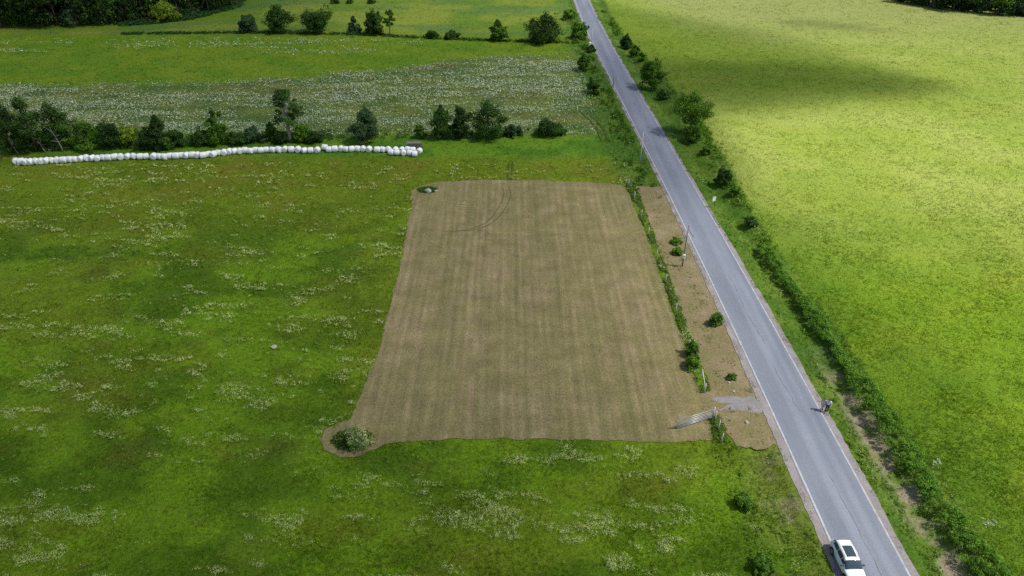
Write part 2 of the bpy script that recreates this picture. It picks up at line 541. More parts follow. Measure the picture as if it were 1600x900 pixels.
# ------------------------------------------------------------------ ground sheet
gx = np.concatenate([[-4000, -1500, -600, -350, -260], np.arange(-200, -70, 1.3), np.arange(-70, 90, .42), np.arange(90, 215, 1.3), [260, 350, 600, 1500, 4000]])
gy = [-400, -100, 0, 15]; yy = 24.0
while yy < 320:
    gy.append(yy); yy += 0.34 * max(1.0, (yy / 60) ** 1.15)
gy = np.array(gy + [360, 450, 700, 1500, 5000])
X, Y = np.meshgrid(gx, gy)
ditch = np.exp(-((X - (shr(Y) + 2.9)) / 1.3) ** 2)
Z = -0.55 * ditch - 0.05
Z -= 0.25 * np.exp(-((X - (shl(Y) - 1.6)) / 0.9) ** 2) * ((Y > y_strip1) | (Y < y_strip0))
flat = (X > shl(Y) - .9) & (X < shr(Y) + .9)
Z = np.where(flat, -0.03, Z)
inl = in_poly(X, Y, LOT)
ys_ok = (Y > y_strip0) & (Y < y_strip1) & (X > strip_l(Y) - 1) & (X < shl(Y) + 1)
rel = 0.10 * (fbm(X / 5, Y / 5, 50) - .5) + 0.06 * (fbm(X / 1.4, Y / 1.4, 51) - .5)
Z = np.where(inl | ys_ok | flat, np.minimum(Z, -0.03), Z + np.where(ditch > .3, rel, np.minimum(rel, 0.04)))
ny, nx = X.shape
idx = np.arange(nx * ny).reshape(ny, nx)
F = np.c_[idx[:-1, :-1].ravel(), idx[:-1, 1:].ravel(), idx[1:, 1:].ravel(), idx[1:, :-1].ravel()]
V = np.c_[X.ravel(), Y.ravel(), Z.ravel()]
def face_mask_mesh(name, keep):
    f = F[keep]
    u, inv = np.unique(f, return_inverse=True)
    return np_mesh(name, V[u], inv.reshape(-1, 4), M_ground, None, COLS[u], smooth=True)
COLS = ground_col(V[:, 0], V[:, 1])
fcx, fcy = V[F].mean(1)[:, 0], V[F].mean(1)[:, 1]
is_hay = fcx > hay_x(fcy)
tag(face_mask_mesh('ground', ~is_hay), 'dark green meadow ground with brown patches around the mown lot', 'ground', kind='structure')
tag(face_mask_mesh('hay_field', is_hay), 'bright yellow-green hay field on the right of the road', 'field', kind='structure')

def ground_z(x, y):
    x = np.asarray(x, float); y = np.asarray(y, float)
    return -0.55 * np.exp(-((x - (shr(y) + 2.9)) / 1.3) ** 2) - 0.05

# ------------------------------------------------------------------ lot, verge strip, road
tag(sheet('mown_lot', dens(LOT, 0.4, 0.16, 11), 0.004, M_lot), 'tan mown hay lot with faint mower stripes', 'field', kind='structure')
ysn = np.arange(y_strip0, y_strip1, 0.3)
STRIP = np.r_[np.c_[np.linspace(shl(y_strip0) - .05, strip_l(y_strip0) + .3, 14)[1:-1], y_strip0 - .25 + .7 * vnoise(np.linspace(0, 7, 12), np.zeros(12), 63) - .5 * np.sin(np.linspace(0, 3, 12))],
               np.c_[strip_l(ysn) + wob(ysn, .22, 61, .8) + .2 - .9 * (np.abs(ysn - G(1113, 632)[1]) < 2.6), ysn],
              np.c_[shl(ysn) - .05, ysn][::-1]]
tag(sheet('mown_verge', STRIP, 0.008, M_strip), 'brown mown strip between the fence line and the road', 'verge', kind='structure')

ys = np.concatenate([np.arange(5, 150, 0.35), np.arange(150, 420, 1.2)])
tag(ribbon('road_shoulder', shl, shr, ys, 0.012, M_shoulder), 'pale gravel shoulders along both edges of the road', 'road shoulder', kind='structure')
rag = lambda y, s: wob(y, .05, s, .5) + wob(y, .09, s + 1, 3.0)
tag(ribbon('road', lambda y: xl(y) - .12 + rag(y, 70), lambda y: xr(y) + .12 + rag(y, 72), ys, 0.030, M_road),
    'grey two-lane asphalt road with cracks', 'road', kind='structure')
tag(ribbon('road_marking', lambda y: xl(y) - .06, lambda y: xl(y) + .12, ys, 0.034, M_line),
    'worn white edge line on the left side of the road', 'road marking', kind='structure')
tag(ribbon('road_marking', lambda y: xr(y) - .10, lambda y: xr(y) + .05, ys, 0.034, M_line),
    'worn white edge line on the right side of the road', 'road marking', kind='structure')
mid = lambda y: xl(y) * .47 + xr(y) * .53 + wob(y, .28, 81, 4.0) + wob(y, .10, 82, 0.9)
for a, b in ((22, 43), (49.5, 58), (60, 76)):
    yc = np.arange(a, b, .2)
    wd = lambda y: .024 * (.25 + 1.2 * vnoise(np.asarray(y) / .8, np.asarray(y) * 0, 83)) * sstep(0, 2, np.minimum(np.asarray(y) - a, b - np.asarray(y)))
    tag(ribbon('road_crack', lambda y: mid(y) - wd(y), lambda y: mid(y) + wd(y), yc, 0.034, M_crack),
        'dark sealed crack wandering along the middle of the road', 'road crack', group='cracks along the road', kind='structure')

# driveway: gravel mouth with two wheel tracks running to the gate
D = P_([(1110, 623), (1135, 620), (1165, 619), (1178, 617), (1197, 633), (1190, 643), (1165, 643), (1142, 644), (1122, 641), (1132, 636),
        (1148, 633), (1143, 629), (1122, 629)])
tag(sheet('driveway', dens(D, .2, .22, 23), 0.0162, M_drive), 'grey gravel driveway between the road and the open gate', 'driveway', kind='structure')

def track(pts, w, mat, z, label):
    A = P_(pts)
    t = np.linspace(0, 1, len(A)); s = np.linspace(0, 1, 40)
    c = np.c_[np.interp(s, t, A[:, 0]), np.interp(s, t, A[:, 1])]
    for _ in range(6): c[1:-1] = (c[:-2] + c[1:-1] * 2 + c[2:]) / 4
    d = np.gradient(c, axis=0); d /= np.hypot(d[:, 0], d[:, 1])[:, None]
    nrm = np.c_[-d[:, 1], d[:, 0]]
    ww = (w * (.35 + .9 * vnoise(s * 14, s * 0, 91)) * np.minimum(1, np.minimum(s, 1 - s) * 8 + .1))[:, None]
    v = np.empty((80, 3)); v[0::2, :2] = c - nrm * ww; v[1::2, :2] = c + nrm * ww; v[:, 2] = z
    i = np.arange(39) * 2
    tag(np_mesh('wheel_track', v, np.c_[i, i + 1, i + 3, i + 2], mat), label, 'wheel track', kind='structure')
for off in (0, 11):
    track([(784 + off * .9, 290), (788 + off, 302), (783 + off, 318), (772 + off, 336), (757 + off, 350), (730 + off, 360), (692 + off, 362)], .13, M_track, .012,
          'curved tractor wheel track pressed into the mown lot')
for k in range(4):
    track([(700 + 8 * k, 318 + 4 * k), (722 + 6 * k, 320 + 4 * k), (746, 321 + 4 * k)], .10, M_track, .012, 'short straight tractor wheel marks pressed into the lot near its far corner')
for off in (0, 6):
    track([(793 + off, 281), (794 + off, 268), (795 + off, 252)], .20, M_rut, .014, 'pair of dark ruts leading off the far edge of the lot')
for off in (0, 10):
    track([(905 + off, 172), (922 + off, 188), (936 + off, 205), (940 + off, 222)], .28, M_rut, .03, 'pair of curved ruts in the grass left of the road')

# ------------------------------------------------------------------ unseen cloud layer, its thickness shaped to give the wanted ground shade
def seg_dist(x, y, P):
    d = np.full(np.shape(x), 1e9)
    for i in range(len(P)):
        a, b = P[i], P[(i + 1) % len(P)]
        e = b - a
        t = np.clip(((x - a[0]) * e[0] + (y - a[1]) * e[1]) / (e @ e), 0, 1)
        d = np.minimum(d, np.hypot(x - a[0] - t * e[0], y - a[1] - t * e[1]))
    return np.where(in_poly(x, y, P), d, -d)
SHADE_A = P_([(880, -8), (1000, 12), (1110, 28), (1200, 46), (1300, 76), (1400, 104), (1485, 132), (1450, 148), (1330, 158), (1210, 176), (1112, 192), (1128, 240), (1146, 300), (1100, 335), (1030, 310), (965, 190), (925, 90)])
SHADE_CORE = P_([(1040, 95), (1180, 88), (1320, 102), (1470, 134), (1400, 148), (1250, 150), (1120, 165), (1070, 150)])
SHADE_B = P_([(1235, 30), (1300, 35), (1400, 47), (1395, 51), (1300, 44), (1235, 40)])
def sun_through(x, y):
    """share of the sun reaching the ground"""
    n = fbm(x / 30, y / 30, 120) - .5
    T = .28 - .10 * sstep(62, 38, y) * sstep(24, -6, x) + .06 * sstep(-60, 0, x) + .24 * sstep(6, 27, x + 8 * n) + .06 * sstep(62, 34, y) * sstep(0, 25, x)
    T = T + .24 * sstep(185, 225, y + 25 * n) * sstep(-90, -30, x)
    T = T + .44 * sstep(32, 54, x + 16 * n + .16 * np.minimum(y - 115, 0)) - .08 * sstep(80, 45, y) * sstep(30, 40, x)
    hole = np.exp(-(((x - 80) / 45) ** 2 + ((y - 116 + .10 * (x - 75)) / 25) ** 2))
    T = np.clip(T, 0, .80) + .26 * hole
    T = T * (1 - .46 * sstep(-6, 9, seg_dist(x, y, SHADE_A) + 14 * n))
    T = T * (1 - .72 * sstep(-7, 9, seg_dist(x, y, SHADE_CORE) + 12 * n))
    T = T * (1 - .50 * sstep(-4, 4, seg_dist(x, y, SHADE_B)))
    T = T * (1 - .38 * sstep(17, 22, x) * (1 - sstep(36, 43, x)) * sstep(96, 114, y) * (1 - sstep(170, 195, y)))
    return np.clip(T, .07, 1.0)
CH = 320.0
SIG = 0.06
cx = np.arange(-420, 420, 5.0); cy = np.arange(-160, 520, 5.0)
CX, CY = np.meshgrid(cx, cy)
edge = np.minimum.reduce([sstep(-420, -330, CX), sstep(413, 330, CX), sstep(-160, -90, CY), sstep(510, 430, CY)])
th = -np.log(sun_through(CX, CY)) / SIG * SUN_DIR.z * edge
ofx, ofy = SUN_DIR.x / SUN_DIR.z * CH, SUN_DIR.y / SUN_DIR.z * CH
th = np.maximum(th, 0.02)
bul = 1 + .0 * CX
up = np.c_[(CX + ofx).ravel(), (CY + ofy).ravel(), (CH + th * .62).ravel()]
dn_ = np.c_[(CX + ofx).ravel(), (CY + ofy).ravel(), (CH - th * .38).ravel()]
cny, cnx = CX.shape
ci = np.arange(cnx * cny).reshape(cny, cnx)
top = np.c_[ci[:-1, :-1].ravel(), ci[:-1, 1:].ravel(), ci[1:, 1:].ravel(), ci[1:, :-1].ravel()]
bot = top[:, ::-1] + cnx * cny
ring = np.r_[ci[0, :], ci[1:, -1], ci[-1, -2::-1], ci[-2:0:-1, 0]]
r2 = np.roll(ring, -1)
side = np.c_[ring, ring + cnx * cny, r2 + cnx * cny, r2]
M_cloud = bpy.data.materials.new('cloud_vapour')
M_cloud.use_nodes = True
nt = M_cloud.node_tree
nt.nodes.remove(nt.nodes['Principled BSDF'])
pv = N(nt, 'ShaderNodeVolumePrincipled')
pv.inputs['Color'].default_value = (.55, .55, .57, 1)
pv.inputs['Density'].default_value = SIG
pv.inputs['Anisotropy'].default_value = 0.3
nt.links.new(pv.outputs[0], nt.nodes['Material Output'].inputs['Volume'])
tag(np_mesh('cloud', np.r_[up, dn_], np.r_[top, bot, side], M_cloud, smooth=False), 'unseen cloud layer overhead, shaped to shade the ground', 'cloud', kind='structure')

# ------------------------------------------------------------------ grass, weeds and flowers
rs = np.random.RandomState(7)

def screen_pts(n, x0=-120, x1=1720, y0=-60, y1=990):
    """scatter over the ground in view: dense close by, thinner far off"""
    px, py = rs.uniform(x0, x1, n), rs.uniform(y0, y1, n)
    return GV(px, py)

def blades(name, x, y, h, w, c, nb, spread, lean=(.25, .9), z=None, mat=None, jit=.3):
    n = len(x)
    if z is None: z = ground_z(x, y)
    k = n * nb
    xi, yi, zi = (np.repeat(a, nb) for a in (x, y, z))
    hi, wi, si = np.repeat(h, nb), np.repeat(w, nb), np.repeat(spread, nb)
    ci_ = np.repeat(c, nb, axis=0) * (1 + jit * (rs.rand(k, 1) * 2 - 1)) * (1 + .10 * (rs.rand(k, 3) * 2 - 1))
    a, r = rs.uniform(0, 2 * np.pi, k), np.sqrt(rs.rand(k)) * si
    bx, by = xi + r * np.cos(a), yi + r * np.sin(a)
    d = rs.uniform(0, 2 * np.pi, k)
    le = rs.uniform(lean[0], lean[1], k)
    L = hi * rs.uniform(.55, 1.15, k)
    tx, ty, tz = bx + np.sin(le) * np.cos(d) * L, by + np.sin(le) * np.sin(d) * L, zi + np.cos(le) * L
    q = d + rs.uniform(.8, 2.3, k)
    ox, oy = np.cos(q) * wi / 2, np.sin(q) * wi / 2
    v = np.empty((k, 3, 3), dtype=np.float32)
    v[:, 0] = np.c_[bx - ox, by - oy, zi - .02]
    v[:, 1] = np.c_[bx + ox, by + oy, zi - .02]
    v[:, 2] = np.c_[tx, ty, tz]
    f = np.arange(k * 3).reshape(k, 3)
    cc = np.repeat(ci_, 3, axis=0)
    return np_mesh(name, v.reshape(-1, 3), f, mat or M_grass, None, np.clip(cc, .002, .95))

def lod(x, y):
    return np.maximum(.75, depth(y) / 75.0)

on_road = lambda x, y: (x > shl(y) - .05) & (x < shr(y) + .05)
LOTN = dens(LOT, 0.4, 0.16, 11)
in_strip = lambda x, y: in_poly(x, y, STRIP)
ringmask = lambda x, y, c, a, b: ((x - c[0]) / a) ** 2 + ((y - c[1]) / b) ** 2 < 1
RING_NEAR, RING_FAR = G(551, 688), G(668, 297)

# meadow and far fields
x, y = screen_pts(210000)
edge_in = .02 + .55 * fbm(x / .7, y / .7, 73) ** 2 * (rs.rand(len(x)) + .3)
keep = ~on_road(x, y) & (seg_dist(x, y, LOT) < edge_in) & ~in_strip(x, y) & (x < hay_x(y)) & (y < 300)
keep &= ~((x > shr(y) + 2) & (np.abs(x - shr(y) - 3.1) < 1.3) & (y < 62) & (rs.rand(len(x)) < .7))
x, y = x[keep], y[keep]
k = lod(x, y)
hh = (.16 + .16 * fbm(x / 3, y / 3, 71)) * np.where(y > 203, .7, 1)
gc = ground_col(x, y) * 1.12
rust = (rs.rand(len(x)) < .035 + .24 * sstep(.54, .70, fbm(x / 3, y / 1.6, 77))) & (y < 122)
gc = np.where(rust[:, None], lerp(np.array([.170, .120, .018]), np.array([.200, .195, .028]), rs.rand(len(x))), gc)
tag(blades('meadow_grass', x, y, hh * np.sqrt(k), .048 * k, gc, 4, .20 * k, (.30, 1.1), None, None, .42),
    'dark green uneven meadow grass around the mown lot and beyond', 'grass', kind='stuff')
# hay on the right
x, y = screen_pts(120000, 880, 1760, -60, 990)
keep = (x > hay_x(y) - .3) & (y < 300)
x, y = x[keep], y[keep]
k = lod(x, y)
tag(blades('hay_grass', x, y, (.16 + .20 * fbm(x / 4, y / 4, 72)) * k ** .25, .065 * k, ground_col(x, y) * 1.12, 4, .26 * k, (.55, 1.3), None, None, .20),
    'tall yellow-green hay grass on the right of the road', 'grass', kind='stuff')

def leaf_cloud(cx, cy, cz, r, n, size, c, flat=.8, jit=.3, up=.4):
    """n leaf quads round each clump centre -> verts, faces, colours"""
    m = len(cx)
    k = m * n
    C = np.repeat(np.c_[cx, cy, cz], n, axis=0)
    rr = np.repeat(r, n)
    d = rs.normal(size=(k, 3)); d /= np.linalg.norm(d, axis=1)[:, None]
    p = C + d * (rr * rs.uniform(.55, 1.05, k))[:, None] * np.array([1, 1, flat])
    nn = d + np.array([0, 0, up]) + rs.normal(size=(k, 3)) * .45
    nn /= np.linalg.norm(nn, axis=1)[:, None]
    a = np.cross(nn, rs.normal(size=(k, 3))); a /= np.linalg.norm(a, axis=1)[:, None]
    b = np.cross(nn, a)
    s = (np.repeat(size, n) if hasattr(size, '__len__') else size) * rs.uniform(.6, 1.25, k)
    s = s[:, None]
    v = np.empty((k, 4, 3), dtype=np.float32)
    v[:, 0] = p - a * s * .5; v[:, 1] = p + b * s * .36; v[:, 2] = p + a * s * .55; v[:, 3] = p - b * s * .36
    cc = np.repeat(c, n, axis=0) * (1 + jit * (rs.rand(k, 1) * 2 - 1)) * (1 + .08 * (rs.rand(k, 3) * 2 - 1))
    return v.reshape(-1, 3), np.arange(k * 4).reshape(k, 4), np.repeat(cc, 4, axis=0)

def leaf_obj(name, parts, mat, parent=None):
    vs, fs, cs, o = [], [], [], 0
    for v, f, c in parts:
        vs.append(v); fs.append(f + o); cs.append(c); o += len(v)
    return np_mesh(name, np.concatenate(vs), np.concatenate(fs), mat, parent, np.clip(np.concatenate(cs), .002, .95))

# leafy weeds on the verges and along the fence line
def weeds(name, x, y, size, c, label, n=9, zoff=.10):
    z = ground_z(x, y) + zoff
    tag(leaf_obj(name, [leaf_cloud(x, y, z + size * .25, size, n, size * .75, c, .7)], M_grass), label, 'weeds', kind='stuff')
x, y = screen_pts(42000, 860, 1640, -20, 940)
nn = fbm(x / 1.6, y / 2.2, 140)
side_r = (x > shr(y) + .15) & (x < hay_x(y) + .4)
side_l = (x < shl(y) - .15) & (x > xl(y) - 7 - 2 * (fbm(x / 5, y / 5, 141) - .5)) & ~in_strip(x, y) & ~in_poly(x, y, LOTN) & ((y > 96) | (y < 46.2))
bare = (np.abs(x - shr(y) - 3.1) < 1.2) & (y < 60) & (fbm(x / 2.2, y / 1.6, 4) > .40)
keep = (side_r | side_l) & (nn > .50) & ~bare & (y < 260)
x, y = x[keep], y[keep]
c = lerp(np.array([.070, .165, .012]), np.array([.190, .310, .034]), np.clip(rs.rand(len(x)) * .6 + .8 * (fbm(x / 3, y / 3, 142) - .3), 0, 1))
weeds('verge_weeds', x, y, .15 * np.sqrt(lod(x, y)) * (rs.uniform(.5, 1.4, len(x)) + 1.6 * sstep(.60, .72, fbm(x / 2.3, y / 2.8, 143)) * rs.rand(len(x))), c, 'lush green weeds growing along both verges of the road')
yy_ = rs.uniform(78, 240, 2600)
xx_ = hay_x(yy_) - 1.1 + .75 * rs.normal(size=2600)
keep = fbm(yy_ / 4.5, xx_ / 2.5, 145) > .56
x, y = xx_[keep], yy_[keep]
c = lerp(np.array([.075, .175, .014]), np.array([.170, .300, .028]), rs.rand(len(x)))
weeds('verge_scrub', x, y, .20 * np.sqrt(lod(x, y)) * rs.uniform(.5, 1.7, len(x)), c, 'scruffy low green scrub between the right verge and the hay field', 11, .18)
yy_ = rs.uniform(98, 235, 2400)
xx_ = xl(yy_) - 1.4 - np.abs(rs.normal(size=2400)) * 2.2
keep = fbm(yy_ / 3.5, xx_ / 2.2, 146) > .56
x, y = xx_[keep], yy_[keep]
c = lerp(np.array([.045, .125, .012]), np.array([.115, .225, .022]), rs.rand(len(x)))
weeds('verge_scrub', x, y, .20 * np.sqrt(lod(x, y)) * rs.uniform(.5, 1.8, len(x)), c, 'scruffy low green scrub along the left road edge beyond the lot', 11, .18)
# fence line strip
yy_ = rs.uniform(G(1100, 612)[1], G(985, 288)[1], 5200)
lotr = seg_x([(976, 289), (985, 310), (1000, 345), (1022, 400), (1045, 470), (1065, 530), (1085, 590), (1096, 614)])
tt = rs.rand(len(yy_))
xx_ = lotr(yy_) + (strip_l(yy_) - lotr(yy_)) * (.05 + .95 * tt) + .15
nn = fbm(xx_ / .8, yy_ / 2.6, 150)
keep = nn + .35 * (fbm(yy_ / 3.2, yy_ * 0, 152) - .5) > .47
x, y = xx_[keep], yy_[keep]
yb = rs.uniform(G(1128, 690)[1], G(1118, 650)[1], 420)
xb = G(1117, 668)[0] + .35 * rs.normal(size=420) + .25
x, y = np.r_[x, xb], np.r_[y, yb]
c = lerp(np.array([.060, .150, .014]), np.array([.210, .310, .050]), np.clip(rs.rand(len(x)) * .6 + .9 * (fbm(x / 2, y / 3, 151) - .3), 0, 1))
weeds('fence_weeds', x, y, .11 * rs.uniform(.5, 2.0, len(x)), c, 'bright green weeds left unmown along the fence line', 10, .12)
x, y = screen_pts(9000, 970, 1230, 280, 710)
keep = in_strip(x, y) & (fbm(x / 1.1, y / 1.8, 155) > .60)
x, y = x[keep], y[keep]
c = lerp(np.array([.075, .125, .018]), np.array([.17, .21, .05]), rs.rand(len(x)))
weeds('strip_regrowth', x, y, .09 + .05 * rs.rand(len(x)), c, 'thin green regrowth on the brown mown strip', 7, .09)
# tall dark clump of weeds in the unmown ring round the stones
for (cxy, a, b, nme, lab) in ((RING_NEAR, 1.95, 1.35, 'ring_weeds', 'green weeds in the unmown ring at the near lot corner'),
                              (RING_FAR, 1.6, 1.1, 'ring_weeds', 'dark green weeds in the unmown patch at the far lot corner')):
    q = rs.uniform(0, 2 * np.pi, 260); r_ = np.sqrt(rs.rand(260))
    x, y = cxy[0] + a * r_ * np.cos(q), cxy[1] + b * r_ * np.sin(q)
    c = lerp(np.array([.040, .110, .018]), np.array([.100, .190, .026]), rs.rand(260))
    weeds(nme, x, y, .20 * rs.uniform(.7, 1.5, 260), c, lab, 9, .08)

# pale bedstraw heads in loose drifts across the left meadow
x, y = screen_pts(120000, -120, 1300, 255, 990)
xs = x + 4 * (fbm(x / 3, y / 3, 162) - .5)
streak = fbm(xs / 2.6, y / 1.05 + .12 * xs, 160, 3)
drift = fbm(x / 13, y / 9, 161)
val = streak + .50 * (drift - .5) + .05 * np.exp(-((x + 24) / 20) ** 2 - ((y - 74) / 20) ** 2) + .012 - .062 * sstep(56, 44, y) * sstep(-18, -4, x) - .025 * sstep(54, 40, y) * sstep(-20, -40, x)
keep = (rs.rand(len(x)) < .90 * sstep(.588, .725, val) + .032) & (x < shl(y) - 1.0) & ~in_poly(x, y, LOTN) & ~in_strip(x, y) & (y < 112)
x, y, val = x[keep], y[keep], val[keep]
c = lerp(np.array([.29, .39, .075]), np.array([.68, .74, .32]), np.clip(rs.rand(len(x)) * .7 + 2.5 * (val - .62), 0, 1))
z = ground_z(x, y) + .30
tag(leaf_obj('bedstraw_flowers', [leaf_cloud(x, y, z, .20 * rs.uniform(.4, 1.4, len(x)), 7, .086 * lod(x, y), c, .6, .35, .9)], M_flower),
    'pale cream wildflowers drifting in loose clumps across the left meadow', 'wildflowers', kind='stuff')
kk = (val > .68) & (rs.rand(len(x)) < .20)
x, y = x[kk], y[kk]
c = lerp(np.array([.36, .45, .12]), np.array([.64, .70, .32]), rs.rand(len(x)))
tag(leaf_obj('bedstraw_clumps', [leaf_cloud(x, y, ground_z(x, y) + .38, .30 * rs.uniform(.6, 1.3, len(x)), 12, .10 * lod(x, y), c, .5, .3, .9)], M_flower),
    'fuller creamy flower clumps at the heart of the meadow flower drifts', 'wildflowers', kind='stuff')
# pale umbels among the weeds of the verges
x, y = screen_pts(14000, 880, 1620, -10, 940)
keep = (((x > shr(y) + .3) & (x < hay_x(y))) | ((x < shl(y) - .4) & (x > xl(y) - 8) & ~in_strip(x, y) & ~in_poly(x, y, LOTN))) & (y < 230)
keep &= rs.rand(len(x)) < .9 * sstep(.58, .72, fbm(x / 1.8, y / 2.6, 165)) + .01
x, y = x[keep], y[keep]
c = lerp(np.array([.30, .38, .12]), np.array([.55, .60, .34]), rs.rand(len(x)))
tag(leaf_obj('verge_flowers', [leaf_cloud(x, y, ground_z(x, y) + .45, .20 + 0 * x, 5, .10 * lod(x, y), c, .5, .3, 1.0)], M_flower),
    'pale flower heads among the weeds of the road verges', 'wildflowers', kind='stuff')
# white flowers of the far field
x, y = screen_pts(150000, -120, 930, 50, 222)
d1 = fbm(x / 13, y / 3.2, 170); d2 = fbm(x / 30, y / 9, 171)
dens_ = sstep(.42, .72, d1 * .8 + d2 * .35) * (.35 + .65 * sstep(.35, .6, fbm(x / 5, y / 1.6, 173)))
bandA = sstep(124, 128, y) * (1 - sstep(158, 167, y + 12 * (fbm(x / 14, y / 8, 15) - .5) - .05 * x - .50 * np.clip(x + 50, 0, 34)))
bandB = sstep(183, 187, y) * (1 - sstep(198, 203, y)) * sstep(.50, .64, fbm(x / 25, y / 6, 172)) * (x < -25) * .55
keep = (rs.rand(len(x)) < dens_ * 1.1 * np.maximum(bandA, bandB) + .10 * bandA) & (x < xl(y) - 6)
x, y = x[keep], y[keep]
c = lerp(np.array([.26, .36, .13]), np.array([.80, .84, .68]), rs.rand(len(x)) ** 1.2)
tag(leaf_obj('white_wildflowers', [leaf_cloud(x, y, .25 + 0 * x, .30 + 0 * x, 2, .11 * lod(x, y), c, .35, .3, 1.2)], M_flower),
    'white wildflowers speckling the field behind the hedge trees', 'wildflowers', kind='stuff')
yy_ = rs.uniform(22, 240, 5200)
sd = rs.rand(5200) < .5
xx_ = np.where(sd, shl(yy_) + .05 + .22 * np.abs(rs.normal(size=5200)), shr(yy_) - .05 - .22 * np.abs(rs.normal(size=5200)))
keep = (fbm(yy_ / 1.6, sd * 9.0, 175) > .52)
x, y = xx_[keep], yy_[keep]
tag(blades('shoulder_grass', x, y, .12 + 0 * x, .05 * lod(x, y), lerp(np.array([.07, .14, .015]), np.array([.17, .20, .05]), rs.rand(len(x))), 4, .14 + 0 * x, (.4, 1.2), .012 + 0 * x),
    'thin grass creeping over the outer edge of the gravel shoulders', 'grass', kind='stuff')
# straw and regrowth on the lot
x, y = screen_pts(60000, 480, 1230, 270, 720)
keep = (in_poly(x, y, LOTN) | in_strip(x, y)) & ~ringmask(x, y, RING_NEAR, 2.4, 1.8) & ~on_road(x, y)
x, y = x[keep], y[keep]
nn = fbm(x * .9, y * .02, 180) + .5 * (fbm(x / 3, y / 3, 181) - .5)
c = lerp(np.array([.325, .255, .152]), np.array([.155, .160, .054]), np.clip(sstep(.42, .60, nn) * .75 + .2 * (rs.rand(len(x)) < .2), 0, 1))
tag(blades('cut_stubble', x, y, .07 + 0 * x, .05 * lod(x, y), c, 2, .2 + 0 * x, (.7, 1.35), np.zeros(len(x))),
    'short cut straw and regrowth on the mown lot', 'stubble', kind='stuff')

# ------------------------------------------------------------------ trees and shrubs
def limb_mesh(parent, H, clumps, r0, name='trunk', mat=None, base=0.0, stems=1, seed=0):
    q = np.random.RandomState(seed)
    bm = bmesh.new()
    for s in range(stems):
        ox, oy = (q.uniform(-.25, .25, 2) * (stems > 1)) * H * .25
        sway = q.uniform(-.05, .05, 2) * H
        pts = [(ox * t + sway[0] * math.sin(t * 2.5) + ox * .3, oy * t + sway[1] * t + oy * .3, -.15 + t * H * .85) for t in np.linspace(0, 1, 6)]
        add_tube(bm, pts, [r0 * (1.25 if i == 0 else 1 - .16 * i) for i in range(6)], 7)
    order = q.permutation(len(clumps))[:9]
    for i in order:
        c = clumps[i]
        zb = min(H * .75, max(H * .18, c[2] * .55))
        b = Vector((0, 0, zb)); e = Vector(c[:3])
        m_ = b.lerp(e, .55) + Vector((0, 0, H * .03))
        add_tube(bm, [b, m_, e], [r0 * .45, r0 * .28, r0 * .10], 5, cap=False)
    return bm_obj(name, bm, mat or M_bark, parent, smooth=True)

def crown_clumps(kind, H, W, n, q):
    out = []
    k = 0
    while len(out) < n and k < n * 40:
        k += 1
        if kind == 'round':
            d = q.normal(size=3); d /= np.linalg.norm(d)
            rad = q.uniform(.35, .95) ** .6
            z = H * (.57 + .37 * d[2] * rad)
            p_ = [W * .5 * d[0] * rad * .95, W * .5 * d[1] * rad * .95, z]
            r = W * q.uniform(.13, .22)
        elif kind == 'cone':
            t = q.rand() ** 1.25
            a = q.uniform(0, 6.283)
            rad = W * .5 * (1 - t) ** .75 * q.uniform(.5, .95)
            p_ = [rad * math.cos(a), rad * math.sin(a), H * (.07 + .86 * t)]
            r = W * (.17 - .09 * t) * q.uniform(.8, 1.3)
        elif kind == 'oval':
            t = q.rand()
            a = q.uniform(0, 6.283)
            prof = math.sin(math.pi * min(1, (t * .9 + .12))) ** .6
            rad = W * .5 * prof * q.uniform(.3, .9)
            p_ = [rad * math.cos(a), rad * math.sin(a), H * (.10 + .80 * t)]
            r = W * q.uniform(.12, .21)
        elif kind == 'sparse':
            t = q.rand()
            a = q.uniform(0, 6.283)
            rad = W * .5 * (.25 + .75 * math.sin(math.pi * min(1, t * .75 + .2))) * q.uniform(.2, 1.0)
            p_ = [rad * math.cos(a), rad * math.sin(a), H * (.34 + .60 * t)]
            r = W * q.uniform(.07, .15)
        else:   # bush
            t = q.rand() ** .9
            a = q.uniform(0, 6.283)
            rad = W * .5 * math.sqrt(max(.05, 1 - t * t * .85)) * q.uniform(.3, .92)
            p_ = [rad * math.cos(a), rad * math.sin(a), H * (.12 + .68 * t)]
            r = min(W, H * 1.3) * q.uniform(.13, .24)
        out.append((*p_, r))
    return out

DARK, DEEP, MID, LIGHT, YEL, BLUE = ([.050, .112, .018], [.037, .083, .016], [.085, .180, .018], [.115, .240, .022], [.190, .280, .026], [.060, .115, .044])

